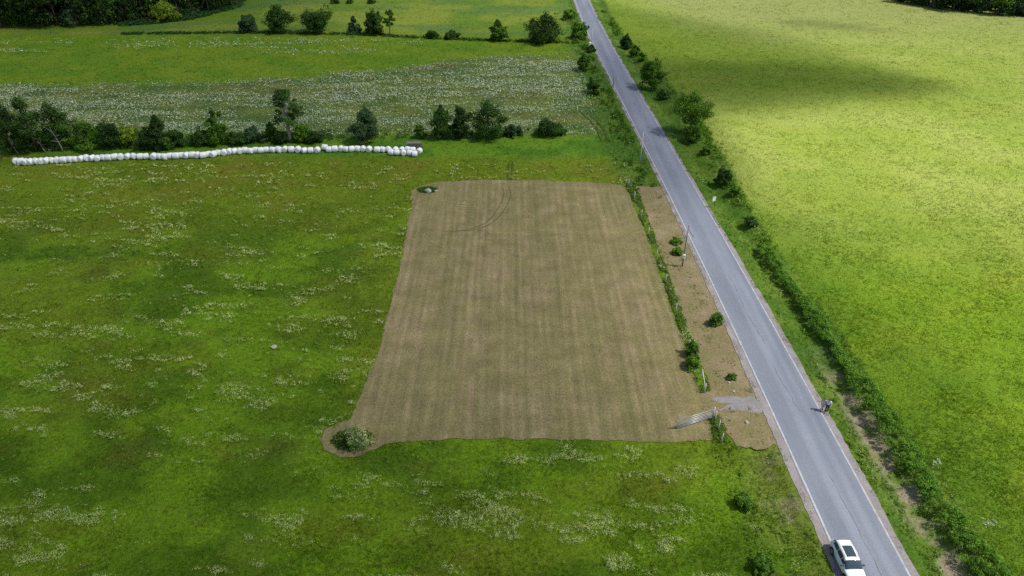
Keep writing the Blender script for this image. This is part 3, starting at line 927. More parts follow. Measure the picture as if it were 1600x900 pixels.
def plant(name, base, H, W, kind, color, label, cat='tree', group=None, seed=0, nc=None, leaf=None, per=None, trunk=True, stems=1, two=None, bark=None):
    global rs
    q = np.random.RandomState(1000 + seed)
    keep_rs = rs; rs = q
    root = empty(name, (base[0], base[1], float(ground_z(base[0], base[1])) if base[0] > xr(base[1]) else -.05), q.uniform(0, 6.28))
    nc = nc or {'round': 46, 'cone': 44, 'oval': 48, 'sparse': 30, 'bush': 34}[kind]
    cl = crown_clumps(kind, H, W, nc, q)
    leaf = leaf or max(.16, depth(base[1]) * .0022)
    per = per or int(np.clip(60 * (W * .15 / leaf) ** 1.6, 26, 150))
    A = np.array(cl)
    base_c = np.array(color)
    c = base_c * (1 + .45 * (q.rand(len(A), 1) * 2 - 1))
    if two is not None:
        c = lerp(c, np.array(two) + 0 * c, (q.rand(len(A)) < .3) * .8)
    parts = [leaf_cloud(A[:, 0], A[:, 1], A[:, 2], A[:, 3], per, leaf, c, .8, .4, .45)]
    # stray twigs beyond the outline
    m = max(4, len(A) // 3)
    B = A[q.permutation(len(A))[:m]]
    ctr = np.array([0, 0, H * .5])
    off = (B[:, :3] - ctr); off /= np.linalg.norm(off, axis=1)[:, None] + 1e-6
    pos = B[:, :3] + off * B[:, 3:4] * 1.1
    pos[:, 2] = np.maximum(pos[:, 2], .15)
    parts.append(leaf_cloud(pos[:, 0], pos[:, 1], pos[:, 2], B[:, 3] * .5, max(8, per // 4), leaf * .9, c[:m], .9, .4, .3))
    leaf_obj('foliage' if cat == 'shrub' else 'crown', parts, M_leaf, root)
    if trunk:
        limb_mesh(root, H, cl, max(.05, min(.30, H * .020)), 'stem' if cat == 'shrub' else 'trunk', bark, stems=stems, seed=seed)
    rs = keep_rs
    return tag(root, label, cat, group)

def px_plant(name, px, py, top, wpx, kind, color, label, cat='tree', group=None, **kw):
    b = G(px, py)
    H = height_to(b[1], top)
    W = 1.12 * wpx * depth(b[1], H * .4) / FPX
    return plant(name, b, H, W, kind, color, label, cat, group, **kw)

FAR = 'trees along the far field boundary'
MIDG = 'trees and shrubs in the hedge row behind the bales'
RGT = 'trees and shrubs along the right verge'
LST = [
 ('shrub', 390, 50, 21, 27, 'bush', BLUE, 'grey-green ragged shrub, leftmost along the far field boundary', 'shrub', FAR),
 ('broadleaf_tree', 438, 50, 13, 42, 'oval', DARK, 'dense dark tree with pointed top beside the grey-green shrub on the far boundary', 'tree', FAR),
 ('broadleaf_tree', 497, 50, 16, 44, 'round', DARK, 'broad flat-topped dark tree with pale trunks showing underneath on the far boundary', 'tree', FAR),
 ('conifer', 555, 52, 24, 20, 'cone', BLUE, 'small cone-shaped dark tree standing alone on the far boundary', 'tree', FAR),
 ('broadleaf_tree', 586, 53, 17, 30, 'oval', DARK, 'dark shaggy tree touching a slender lighter one on the far boundary', 'tree', FAR),
 ('slender_tree', 609, 54, 14, 18, 'sparse', MID, 'slender thin light green tree beside the shaggy dark one on the far boundary', 'tree', FAR),
 ('shrub', 675, 59, 47, 22, 'bush', DARK, 'low dark bush, left of the low pair on the far boundary', 'shrub', FAR),
 ('shrub', 706, 60, 48, 24, 'bush', DARK, 'low dark bush, right of the low pair on the far boundary', 'shrub', FAR),
 ('broadleaf_tree', 778, 63, 33, 25, 'oval', MID, 'small round mid-green tree midway between the low bushes and the road', 'tree', FAR),
 ('broadleaf_tree', 849, 65, 22, 50, 'oval', DEEP, 'large dark rounded tree nearest the road on the far boundary', 'tree', FAR),
 # mid hedge row
 ('broadleaf_tree', 22, 238, 158, 46, 'oval', DEEP, 'tall dark tree at the left end of the hedge row', 'tree', MIDG),
 ('broadleaf_tree', 58, 236, 150, 44, 'oval', DARK, 'tall dark tree, second from the left end of the hedge row', 'tree', MIDG),
 ('broadleaf_tree', 98, 230, 160, 46, 'oval', DARK, 'thin dark tree among dead pale trunks in the hedge row', 'tree', MIDG),
 ('shrub', 138, 231, 188, 46, 'bush', MID, 'bushy green shrub right of the dead trunks in the hedge row', 'shrub', MIDG),
 ('shrub', 176, 230, 190, 36, 'bush', DEEP, 'dark shrub left of the yellow-green shrub in the hedge row', 'shrub', MIDG),
 ('shrub', 206, 227, 197, 30, 'bush', YEL, 'yellow-green shrub in the left half of the hedge row', 'shrub', MIDG),
 ('conifer', 254, 231, 178, 38, 'cone', DEEP, 'dark cone-shaped tree in the left half of the hedge row', 'tree', MIDG),
 ('shrub', 232, 231, 200, 28, 'bush', DEEP, 'dark shrub hugging the left foot of the cone-shaped hedge tree', 'shrub', MIDG),
 ('shrub', 277, 228, 200, 24, 'bush', DARK, 'dark shrub hugging the right foot of the cone-shaped hedge tree', 'shrub', MIDG),
 ('shrub', 262, 233, 211, 15, 'bush', MID, 'small pale green shrub in front of the cone-shaped hedge tree', 'shrub', MIDG),
 ('shrub', 315, 225, 202, 30, 'bush', DARK, 'low dark shrub just right of the gap in the hedge row', 'shrub', MIDG),
 ('broadleaf_tree', 345, 222, 168, 30, 'sparse', MID, 'thin tree with a small leafy top above the low hedge shrubs', 'tree', MIDG),
 ('shrub', 338, 224, 196, 30, 'bush', MID, 'mid-green shrub under the thin hedge tree', 'shrub', MIDG),
 ('shrub', 372, 224, 206, 32, 'bush', DARK, 'low wide dark shrub between the thin tree and a rounded shrub', 'shrub', MIDG),
 ('shrub', 395, 221, 199, 24, 'bush', BLUE, 'rounded bluish dark shrub left of the fallen plank', 'shrub', MIDG),
 ('shrub', 425, 214, 190, 16, 'oval', MID, 'narrow green shrub left of the tall lone hedge tree', 'shrub', MIDG),
 ('broadleaf_tree', 454, 222, 138, 48, 'sparse', DARK, 'tall lone tree with forked grey trunk above the bale row', 'tree', MIDG),
 ('shrub', 440, 222, 206, 24, 'bush', DEEP, 'low dark shrub at the foot of the tall lone hedge tree', 'shrub', MIDG),
 ('shrub', 475, 218, 192, 28, 'bush', MID, 'green shrub right behind the tall lone hedge tree', 'shrub', MIDG),
 ('shrub', 490, 222, 204, 24, 'bush', DEEP, 'low dark shrub to the right of the tall lone hedge tree', 'shrub', MIDG),
 ('broadleaf_tree', 574, 221, 171, 42, 'oval', BLUE, 'solitary rounded dark tree standing in the gap of the hedge row', 'tree', MIDG),
 ('shrub', 657, 215, 194, 14, 'oval', MID, 'thin small shrub behind the right end of the bale row', 'shrub', MIDG),
 ('broadleaf_tree', 691, 216, 166, 32, 'oval', DARK, 'dark tree, left of the three close together in the hedge row', 'tree', MIDG),
 ('broadleaf_tree', 720, 214, 166, 32, 'oval', DEEP, 'dark tree, middle of the three close together in the hedge row', 'tree', MIDG),
 ('broadleaf_tree', 764, 215, 163, 50, 'oval', DARK, 'wide dark tree, right of the three close together in the hedge row', 'tree', MIDG),
 ('shrub', 801, 211, 194, 30, 'bush', BLUE, 'low greyish shrub at the foot of the wide dark hedge tree', 'shrub', MIDG),
 ('shrub', 857, 211, 185, 38, 'bush', DARK, 'rounded dark shrub at the right end of the hedge row', 'shrub', MIDG),
 ('shrub', 876, 210, 199, 16, 'bush', DARK, 'small dark shrub touching the rounded one at the hedge end', 'shrub', MIDG),
 # left verge of the road
 ('shrub', 905, 59, 34, 24, 'bush', MID, 'green shrub beside the far left road edge by the white post', 'shrub', None),
 ('shrub', 889, 30, 14, 18, 'bush', MID, 'small green shrub at the far left road edge, top of view', 'shrub', None),
 ('shrub', 911, 110, 84, 17, 'oval', MID, 'narrow leafy shrub left of the road, near the white flowers', 'shrub', None),
 ('shrub', 928, 146, 119, 22, 'bush', MID, 'leafy shrub left of the road in front of the narrow shrub', 'shrub', None),
 ('shrub', 923, 80, 70, 14, 'bush', DARK, 'dark little shrub at the foot of the white box and pole', 'shrub', None),
 # right verge
 ('shrub', 978, 73, 51, 16, 'oval', DEEP, 'dark upright shrub, farthest on the right verge', 'shrub', RGT),
 ('shrub', 992, 85, 69, 14, 'bush', MID, 'small green shrub in front of the dark upright shrub on the right verge', 'shrub', RGT),
 ('shrub', 1003, 95, 80, 12, 'bush', LIGHT, 'small light green shrub behind the smaller right verge tree', 'shrub', RGT),
 ('broadleaf_tree', 1018, 137, 88, 33, 'round', MID, 'smaller round tree on the right verge of the road', 'tree', RGT),
 ('shrub', 1037, 152, 137, 18, 'bush', MID, 'low green shrub between the two right verge trees', 'shrub', RGT),
 ('broadleaf_tree', 1077, 208, 142, 53, 'round', LIGHT, 'larger round leafy tree with visible trunk on the right verge', 'tree', RGT),
 ('shrub', 1081, 219, 194, 28, 'bush', MID, 'green shrub at the foot of the larger right verge tree', 'shrub', RGT),
 ('shrub', 1128, 287, 261, 25, 'bush', DARK, 'dark round shrub on the right verge beyond the white sign', 'shrub', RGT),
 ('shrub', 1103, 240, 228, 15, 'bush', MID, 'low green shrub midway between the larger tree and the dark round shrub', 'shrub', RGT),
 ('shrub', 1148, 305, 288, 16, 'bush', MID, 'low green shrub right of the dark round shrub on the verge', 'shrub', RGT),
 ('shrub', 1172, 352, 338, 20, 'bush', DARK, 'low dark shrub at the far tip of the ditch hedge', 'shrub', RGT),
 # mown strip
 ('shrub', 1056, 380, 371, 17, 'bush', LIGHT, 'low green shrub behind the utility pole, farther of the pair', 'shrub', None),
 ('shrub', 1058, 397, 387, 16, 'bush', LIGHT, 'low green shrub behind the utility pole, nearer of the pair', 'shrub', None),
 ('shrub', 1117, 507, 487, 18, 'bush', MID, 'dark green round shrub beside the road on the mown strip', 'shrub', None),
 ('shrub', 1143, 592, 583, 12, 'bush', MID, 'tiny green shrub on the mown strip behind the driveway', 'shrub', None),
 ('shrub', 1079, 555, 530, 19, 'bush', MID, 'dark leafy shrub in the fence line weeds', 'shrub', None),
 ('shrub', 1082, 574, 555, 22, 'bush', LIGHT, 'bright leafy shrub in the fence line weeds by the leaning posts', 'shrub', None),
 ('shrub', 1190, 888, 872, 34, 'bush', MID, 'dark green low shrub in the meadow left of the white car', 'shrub', None),
 ('shrub', 1160, 790, 776, 30, 'bush', MID, 'low green shrub in the scuffed meadow below the mown strip', 'shrub', None),
]
for i, (nm, px, py, top_, w_, kd, cl_, lab, cat, grp) in enumerate(LST):
    kw = {}
    if nm == 'broadleaf_tree' and px == 454: kw = dict(stems=2, bark=M_wood, nc=30)
    if cat == 'shrub': kw = dict(stems=3)
    if px in (497,): kw = dict(stems=3, bark=M_palebark)
    px_plant(nm, px, py, top_, w_, kd, cl_, lab, cat, grp, seed=i, **kw)

# flowering bush over the stones at the near lot corner
px_plant('flowering_shrub', 560, 697, 664, 40, 'bush', [.20, .30, .085], 'pale-flowered shrub beside a grey stone at the near lot corner', 'shrub', seed=301, leaf=.13,
         two=[.46, .52, .24], stems=3, nc=26)
# bright young tree before the far woods
px_plant('broadleaf_tree', 261, 33, 3, 34, 'oval', YEL, 'bright yellow-green young tree in front of the far left woods', seed=302)
px_plant('shrub', 303, 22, 10, 20, 'bush', BLUE, 'grey-green shrub right of the yellow-green tree by the woods', 'shrub', seed=303, stems=3)
for i, (px, w_, lab) in enumerate(((524, 12, 'tiny dark bush at the top of the far field, left of three'), (547, 9, 'tiny dark bush at the top of the far field, middle of three'),
                               (581, 11, 'tiny dark bush at the top of the far field, right of three'))):
    px_plant('shrub', px, 5, -4, w_, 'bush', DARK, lab, 'shrub', seed=310 + i, stems=2)

# woods at both far corners: a few built trees, then copies of each with its parts
def copy_tree(root, loc, rz, s, label, group):
    r = root.copy(); col.objects.link(r)
    r.location = loc; r.rotation_euler = (0, 0, rz); r.scale = (s, s, s * (1 + .1 * math.sin(loc[0])))
    r['label'] = label; r['group'] = group
    for ch in root.children:
        c = ch.copy(); col.objects.link(c); c.parent = r
    return r
protos = {}
def wood(line, rows, step, group, label, cols, hrange, seed):
    q = np.random.RandomState(seed)
    A = np.array(line, float)
    n = 0
    for row in range(rows):
        px = A[0, 0] + q.uniform(0, step)
        while px < A[-1, 0]:
            py = np.interp(px, A[:, 0], A[:, 1])
            x, y = G(px, py)
            y += row * 6.5 + q.uniform(-1.5, 1.5); x += q.uniform(-1, 1)
            k = int(q.randint(len(cols)))
            key = (group, k)
            s = q.uniform(*hrange) / 10.0
            if key not in protos:
                protos[key] = plant(['forest_tree', 'forest_tree', 'forest_conifer', 'forest_tree'][k % 4], (x, y), 10, [7.0, 6.0, 5.0, 7.5][k % 4], ['oval', 'round', 'cone', 'oval'][k % 4],
                                    cols[k], label, 'tree', group, seed=seed * 10 + k, nc=44, leaf=.55, per=34)
                protos[key].scale = (s, s, s)
            else:
                copy_tree(protos[key], (x, y, -.05), q.uniform(0, 6.28), s, label, group)
            n += 1
            px += step * q.uniform(.75, 1.3)
wood([(-40, 44), (60, 41), (120, 39), (190, 35), (235, 30), (280, 25), (320, 20), (352, 11), (385, 3)], 3, 19, 'trees of the woods at the far left',
     'dark tree in the dense woods at the far left corner', [DARK, DEEP, BLUE, [.026, .062, .012]], (9, 14), 5)
wood([(1392, 0), (1420, 5), (1450, 10), (1480, 15), (1540, 21), (1600, 24), (1650, 26)], 3, 15, 'trees of the woods at the far right',
     'dark bluish-green tree in the woods at the far right corner', [DARK, MID, BLUE, [.022, .052, .026]], (8, 12), 6)
px_plant('broadleaf_tree', 1588, 22, 3, 16, 'oval', YEL, 'yellow-green tree at the front of the far right woods', seed=305)

# brushy undergrowth along the edge of the left woods
px_ = rs.uniform(180, 380, 700)
py_ = np.interp(px_, [180, 235, 300, 352, 385], [39, 35, 28, 15, 6]) + rs.uniform(-5, 3, 700)
x, y = GV(px_, py_)
tag(leaf_obj('undergrowth', [leaf_cloud(x, y, .5 + 0 * x, .7 + 0 * x, 10, .5, lerp(np.array([.025, .075, .025]), np.array([.05, .125, .03]), rs.rand(700)), .6)], M_leaf),
    'bluish-green undergrowth along the edge of the left woods', 'undergrowth', kind='stuff')
# rough growth under the mid hedge row
px_ = np.r_[rs.uniform(0, 520, 1100), rs.uniform(520, 900, 260)]
py_ = np.interp(px_, [0, 120, 230, 330, 450, 600, 900], [238, 233, 230, 224, 221, 216, 212]) + rs.uniform(-14, 2, len(px_))
x, y = GV(px_, py_)
nn = fbm(x / 4, y / 4, 190)
k = nn > .42
x, y = x[k], y[k]
tag(leaf_obj('hedge_undergrowth', [leaf_cloud(x, y, .30 + 0 * x, .5 + 0 * x, 12, .28, lerp(np.array([.022, .070, .012]), np.array([.065, .140, .018]), rs.rand(len(x))), .8)], M_leaf),
    'rough green growth under the hedge row trees', 'undergrowth', kind='stuff')
# rank grass line under the far boundary trees
px_ = rs.uniform(190, 900, 900)
py_ = np.interp(px_, [190, 390, 560, 700, 850, 900], [53, 51, 54, 61, 66, 67]) + rs.uniform(-1.5, 1.5, 900)
x, y = GV(px_, py_)
tag(leaf_obj('boundary_growth', [leaf_cloud(x, y, .2 + 0 * x, .5 + 0 * x, 8, .4, lerp(np.array([.025, .075, .014]), np.array([.05, .115, .018]), rs.rand(900)), .6)], M_leaf),
    'dark rank growth along the far field boundary', 'undergrowth', kind='stuff')

# the hedge along the ditch
HP = P_([(1186, 385), (1222, 432), (1262, 485), (1303, 545), (1345, 610), (1388, 676), (1424, 730), (1464, 790), (1508, 850), (1550, 905), (1580, 945)])
Lh = np.r_[0, np.cumsum(np.hypot(*np.diff(HP, axis=0).T))]
m = 760
s_ = rs.uniform(0, Lh[-1], m)
hx, hy = np.interp(s_, Lh, HP[:, 0]), np.interp(s_, Lh, HP[:, 1])
gap = fbm(s_ / 3.0, s_ * 0, 200)
wid = .30 + .60 * sstep(.25, .6, gap) + .55 * sstep(62, 44, hy)
offn = rs.uniform(-1, 1, m) * wid
hx2 = hx + offn
hgt = (.45 + .75 * sstep(.2, .7, gap) + .5 * sstep(62, 44, hy)) * np.sqrt(np.clip(1 - (offn / (wid + .25)) ** 2, .05, 1)) * rs.uniform(.5, 1.05, m)
c = lerp(np.array([.075, .175, .016]), np.array([.165, .330, .034]), rs.rand(m))
hedge = leaf_obj('hedge', [leaf_cloud(hx2, hy, hgt - .1, .30 * rs.uniform(.7, 1.45, m), 62, .15, c, .85, .35, .5)], M_leaf)
tag(hedge, 'long leafy green hedge running along the ditch right of the road', 'hedge')

# dead pale trunks at the left of the hedge row
def dead_tree(px, py, tip, label, q):
    b = G(px, py)
    root = empty('dead_tree', (*b, -.1))
    H = height_to(b[1], tip[1])
    dx = (tip[0] - px) * depth(b[1]) / FPX
    bm = bmesh.new()
    pts = [(dx * t + .25 * math.sin(3 * t + q), .1 * t, H * t) for t in np.linspace(0, 1, 6)]
    add_tube(bm, pts, [.12, .10, .08, .06, .04, .02], 6)
    bm_obj('trunk', bm, M_palebark, root, True)
    r = np.random.RandomState(int(q * 10))
    for k in range(5):
        i = 2 + k % 3
        p0 = Vector(pts[i]); d = Vector((r.uniform(-1, 1), r.uniform(-.6, .6), r.uniform(.1, .8))) * (H * .28)
        bm = bmesh.new()
        add_tube(bm, [p0, p0 + d * .5 + Vector((0, 0, .1)), p0 + d], [.06, .04, .015], 5)
        bm_obj('branch', bm, M_palebark, root, True)
    tag(root, label, 'dead tree', 'dead trees in the hedge row')
dead_tree(97, 237, (93, 198), 'upright dead pale tree, right of the dead trunks above the bales', 1.1)
dead_tree(70, 238, (66, 205), 'dead pale tree, middle of the dead trunks above the bales', 2.3)
dead_tree(30, 240, (20, 202), 'leaning dead pale tree, left of the dead trunks above the bales', 3.7)
def log(p0, p1, r, label):
    a, b = G(*p0), G(*p1)
    bm = bmesh.new()
    pts = [Vector((*a, r)).lerp(Vector((*b, r * 1.8)), t) + Vector((0, .12 * math.sin(5 * t), 0)) for t in np.linspace(0, 1, 5)]
    add_tube(bm, pts, [r, r * .95, r * .85, r * .7, r * .5], 7)
    o = bm_obj('fallen_log', bm, M_palebark, None, True)
    tag(o, label, 'log')
log((76, 236), (110, 232), .16, 'fallen pale log lying below the dead trunks')
log((152, 233), (166, 227), .14, 'bleached fallen branch right of the dead trunks')
log((408, 222), (421, 218), .18, 'fallen pale plank-like log left of the tall lone hedge tree')
log((793, 213), (806, 210), .15, 'short pale log beside the wide dark hedge tree')

# ------------------------------------------------------------------ white wrapped bales
def bale_mesh():
    bm = bmesh.new()
    prof = [(0, -.60), (.40, -.60), (.52, -.57), (.60, -.49), (.635, -.38), (.64, -.15), (.645, .12), (.635, .38), (.60, .49), (.52, .57), (.40, .60), (0, .60)]
    seg = 22
    rings = []
    for r, l in prof:
        rings.append([bm.verts.new((l, r * math.cos(2 * math.pi * k / seg) * (1 + .012 * math.sin(3 * k + 9 * l)),
                                    r * math.sin(2 * math.pi * k / seg) * (1 - .025 * (math.sin(2 * math.pi * k / seg) < -.7)) + .62)) for k in range(seg)] if r else
                     [bm.verts.new((l, 0, .62))])
    for A, B in zip(rings, rings[1:]):
        for k in range(seg):
            if len(A) == 1: bm.faces.new((A[0], B[(k + 1) % seg], B[k]))
            elif len(B) == 1: bm.faces.new((A[k], A[(k + 1) % seg], B[0]))
            else: bm.faces.new((A[k], A[(k + 1) % seg], B[(k + 1) % seg], B[k]))
    return bm
Z1 = [(150, 680), (200, 682), (240, 687), (285, 685), (345, 680), (392, 680), (440, 676), (495, 671), (545, 668), (607, 669), (670, 663), (714, 661), (775, 656), (830, 650),
      (885, 650), (932, 652), (990, 646), (1040, 646), (1102, 638), (1157, 638), (1222, 634), (1283, 631), (1345, 635), (1400, 631)]
Z2 = [(213, 551), (260, 550), (300, 553), (348, 545), (395, 546), (442, 540), (485, 541), (535, 538), (575, 538), (622, 541), (668, 530), (708, 533), (752, 518), (798, 517),
      (842, 510), (885, 506), (930, 504), (972, 500), (1016, 503), (1062, 495), (1104, 498), (1150, 493), (1203, 494), (1254, 493), (1306, 489), (1360, 493), (1415, 493), (1468, 499)]
Z3 = [(33, 556), (102, 553), (182, 527), (225, 547), (285, 543), (350, 538), (402, 544), (462, 543), (522, 541), (580, 540), (642, 545), (727, 550), (785, 548)]
Z4 = [(848, 548), (918, 550), (985, 548), (1048, 548), (1100, 553), (872, 575), (933, 577), (1002, 580), (1068, 582), (1118, 593), (1168, 562)]
bales = [(x / 6.154, 140 + y / 6.154, 0) for x, y in Z1] + [(200 + x / 5.333, 140 + y / 5.333, 0) for x, y in Z2] + \
        [(480 + x / 6.667, 150 + y / 6.667, 0) for x, y in Z3] + [(480 + x / 6.667, 150 + y / 6.667, 1) for x, y in Z4]
proto_bale = None
qb = np.random.RandomState(3)
for (px, py, end) in bales:
    x, y = G(px, py, .62)
    if proto_bale is None:
        o = proto_bale = bm_obj('hay_bale', bale_mesh(), M_plastic, None, True)
    else:
        o = proto_bale.copy(); col.objects.link(o)
    o.location = (x, y, -.06)
    o.rotation_euler = (0, 0, qb.normal() * .35 + (math.pi / 2 if qb.rand() < .35 else 0))
    s = qb.uniform(.86, .97) * (.95 if not end else .90)
    o.scale = (s, s, s)
    tag(o, 'white wrapped round bale in the double rows at the right end by the crate' if end else
        'white plastic-wrapped round bale in the long single row below the hedge', 'hay bale',
        'white bales in the double end rows' if end else 'white bales in the long single row')
# slatted crate behind the right end of the row
cx_, cy_ = G(647, 232)
crate = empty('wooden_crate', (cx_, cy_ + .4, -.05), .05)
Wc, Dc, Hc = 2.7, 1.0, 1.05
bm = bmesh.new()
for sx in (-1, 1):
    for sy in (-1, 1):
        add_box(bm, (sx * Wc / 2, sy * Dc / 2, Hc / 2), (.10, .10, Hc))
bm_obj('frame', bm, M_wood, crate)
for sy in (-1, 1):
    bm = bmesh.new()
    for k in range(10):
        add_box(bm, (-Wc / 2 + .18 + k * (Wc - .36) / 9, sy * (Dc / 2 + .065), Hc / 2 + .05), (.15, .025, Hc * .95))
    bm_obj('side_panel', bm, M_wood, crate)
bm = bmesh.new()
for k in range(6):
    add_box(bm, (0, -Dc / 2 + .08 + k * (Dc - .16) / 5, Hc + .02), (Wc + .1, .12, .03))
bm_obj('lid', bm, M_wood, crate)
tag(crate, 'grey weathered slatted wooden crate behind the right end of the bales', 'crate')

# ------------------------------------------------------------------ stones
def rock(px, py, size, label, mat, seed, flat=.6, cat='boulder', group=None):
    q = np.random.RandomState(seed)
    bm = bmesh.new()
    bmesh.ops.create_icosphere(bm, subdivisions=3, radius=1)
    ph = q.uniform(0, 6, 6)
    ax = q.normal(size=(9, 3)); ax /= np.linalg.norm(ax, axis=1)[:, None]
    for v in bm.verts:
        c = v.co
        n = 1 + .14 * math.sin(2.6 * c.x + ph[0]) * math.sin(2.3 * c.y + ph[1]) + .07 * math.sin(5 * c.z + ph[2] + 3 * c.x)
        for a_ in ax:   # chipped faces
            d = c.dot(Vector(a_))
            if d > .74: c -= Vector(a_) * (d - .74)
        v.co = Vector((c.x * size * n * 1.15, c.y * size * n * .9, c.z * size * flat * n))
    o = bm_obj('field_stone', bm, mat)
    x, y = G(px, py)
    o.location = (x, y, size * flat * .55)
    o.rotation_euler = (0, 0, q.uniform(0, 6))
    return tag(o, label, cat, group)
rock(545, 679, .40, 'pale grey stone, upper left of the shrub at the near lot corner', M_palerock, 1)
rock(669, 299, .62, 'pale boulder in the green patch at the far lot corner', M_palerock, 4, .5)
rock(682, 299, .32, 'small dark stone right of the pale boulder at the far lot corner', M_rock, 6, .6)
rock(428, 543, .34, 'pale stone lying alone among flowers in the left meadow', M_palerock, 5, .45)
rock(1139, 598, .16, 'small pale stone on the mown strip, farther of two behind the driveway', M_palerock, 7)
rock(1146, 612, .16, 'small pale stone on the mown strip, nearer of two behind the driveway', M_palerock, 8)
rock(1167, 661, .22, 'pale stone on the mown strip in front of the driveway', M_palerock, 9)
for (px, py, lab) in ((1464, 726, 'clump of white flowers in the hay beside the hedge, farther of two'), (1545, 822, 'clump of white flowers in the hay beside the hedge, nearer of two')):
    x, y = G(px, py); k = 16
    xx, yy_ = x + rs.normal(size=k) * .38, y + rs.normal(size=k) * .22
    tag(leaf_obj('flower_clump', [leaf_cloud(xx, yy_, .35 + 0 * xx, .12 + 0 * xx, 8, .07, np.full((k, 3), .72), .5, .15, 1.0)], M_flower), lab, 'flowers', kind='stuff')

# ------------------------------------------------------------------ poles, sign, box
def pole(px, py, top, label, mat, box=False, rad=.12):
    b = G(px, py)
    H = height_to(b[1], top)
    root = empty('utility_pole', (*b, -.1))
    bm = bmesh.new()
    add_tube(bm, [(0, 0, 0), (0, 0, H * .5), (.02, 0, H + .1)], [rad, rad * .9, rad * .72], 10)
    bm_obj('pole', bm, mat, root, True)
    bm = bmesh.new(); add_tube(bm, [(.02, 0, H + .1), (.02, 0, H + .16)], [rad * .8, rad * .5], 10)
    bm_obj('pole_cap', bm, M_galv, root, True)
    if box:
        bm = bmesh.new(); add_box(bm, (.0, -rad - .10, 1.75), (.34, .18, .55), None, .02)
        mb = bm_obj('meter_box', bm, M_white, root)
        bm = bmesh.new(); add_tube(bm, [(0, -rad - .19, 1.85), (0, -rad - .26, 1.85)], [.09, .085], 14)
        bm_obj('meter_dial', bm, M_galv, mb, True)
        bm = bmesh.new(); add_tube(bm, [(.0, -rad - .03, 2.0), (.0, -rad - .03, H * .9)], .03, 6)
        bm_obj('conduit', bm, M_galv, root, True)
        bm = bmesh.new(); add_tube(bm, [(.02, 0, H * .93), (.85, -.05, H * .74)], [.05, .04], 6)
        bm_obj('brace', bm, M_pole, root, True)
    return tag(root, label, 'pole', 'poles along the left of the road')
pole(1066, 416, 352, 'brown wooden utility pole with a white meter box on the mown strip', M_pole, True, .10)
pole(1000, 253, 207, 'pale pole beside the left road edge beyond the mown lot', M_palepole, rad=.11)
pole(958, 136, 118, 'short dark post at the left road edge', M_pole, rad=.12)
pole(924, 76, 43, 'pale thin pole farthest along the left road edge by a white box', M_palepole, rad=.11)
b = G(921.5, 77)
mbx = empty('mailbox', (*b, -.05))
bm = bmesh.new(); add_tube(bm, [(0, 0, 0), (0, 0, 1.0)], .06, 6); bm_obj('post', bm, M_wood, mbx)
bm = bmesh.new(); add_box(bm, (0, 0, 1.45), (.75, .55, .95), None, .12); bm_obj('box', bm, M_white, mbx, False)
tag(mbx, 'white box on a post beside the farthest pale pole', 'mailbox')
b = G(1113.5, 324)
sg = empty('road_sign', (*b, -.3), 0.42)
bm = bmesh.new(); add_box(bm, (0, .03, 1.0), (.06, .05, 2.0)); bm_obj('post', bm, M_galv, sg)
bm = bmesh.new(); add_box(bm, (0, -.02, 1.75), (.60, .025, .75), None, .008); bm_obj('sign_board', bm, M_white, sg)
tag(sg, 'small blank white sign board on a post on the right verge', 'sign')

# ------------------------------------------------------------------ fence line and gate
def fence(bases, label, leaning=False):
    pts = [Vector((*G(px, py), 0)) for px, py in bases]
    root = empty('wire_fence', pts[0])
    for i, p_ in enumerate(pts):
        bm = bmesh.new()
        d = Vector((.07 * math.sin(3.1 * i), .05 * math.cos(2.2 * i), 1.30))
        add_tube(bm, [p_ - pts[0] + Vector((0, 0, -.1)), p_ - pts[0] + d], [.055, .05], 7)
        bm_obj('post', bm, M_palepole, root, True)
    for h in (.45, .8, 1.12):
        bm = bmesh.new()
        add_tube(bm, [p_ - pts[0] + Vector((.05 * h * math.sin(3.1 * i), 0, h)) for i, p_ in enumerate(pts)], .006, 4)
        bm_obj('wire', bm, M_wire, root)
    if leaning:
        bm = bmesh.new()
        a = Vector((*G(1095, 592), 0)) - pts[0]; e = pts[-1] - pts[0]
        add_tube(bm, [a + Vector((0, 0, 1.25)), e + Vector((0, 0, .55))], [.05, .05], 7)
        bm_obj('brace', bm, M_palepole, root, True)
        bm = bmesh.new()
        add_tube(bm, [a + Vector((0, 0, -.1)), a + Vector((0, 0, 1.3))], [.055, .05], 7)
        bm_obj('post', bm, M_palepole, root, True)
    return tag(root, label, 'fence')
fence([(982, 291), (991, 312), (1002, 340), (1013, 368), (1026, 402), (1040, 442), (1056, 488), (1075, 545), (1101, 614)],
      'wire fence on grey posts in the weeds between the lot and the verge', True)
fence([(1117, 658), (1122, 672), (1127, 692)], 'short wire fence piece in the weeds before the open gate')
h0, h1 = Vector((*G(1112, 654), 0)), Vector((*G(1057, 671), 0))
Lg = (h1 - h0).length
ang = math.atan2(h1.y - h0.y, h1.x - h0.x)
gate = empty('farm_gate', (h0.x, h0.y, 0), ang)
bm = bmesh.new(); add_tube(bm, [(-.12, 0, -.1), (-.12, 0, 1.45)], [.08, .075], 10); bm_obj('hinge_post', bm, M_palepole, gate, True)
bm = bmesh.new()
add_tube(bm, [(.02, 0, .2), (.02, 0, 1.22)], .028, 8); add_tube(bm, [(Lg, 0, .2), (Lg, 0, 1.22)], .028, 8)
bm_obj('frame', bm, M_galv, gate, True)
for k in range(6):
    zz = .2 + 1.02 * [0, .17, .35, .54, .76, 1][k]
    bm = bmesh.new(); add_tube(bm, [(.02, 0, zz), (Lg, 0, zz)], .030, 8); bm_obj('rail', bm, M_galv, gate, True)
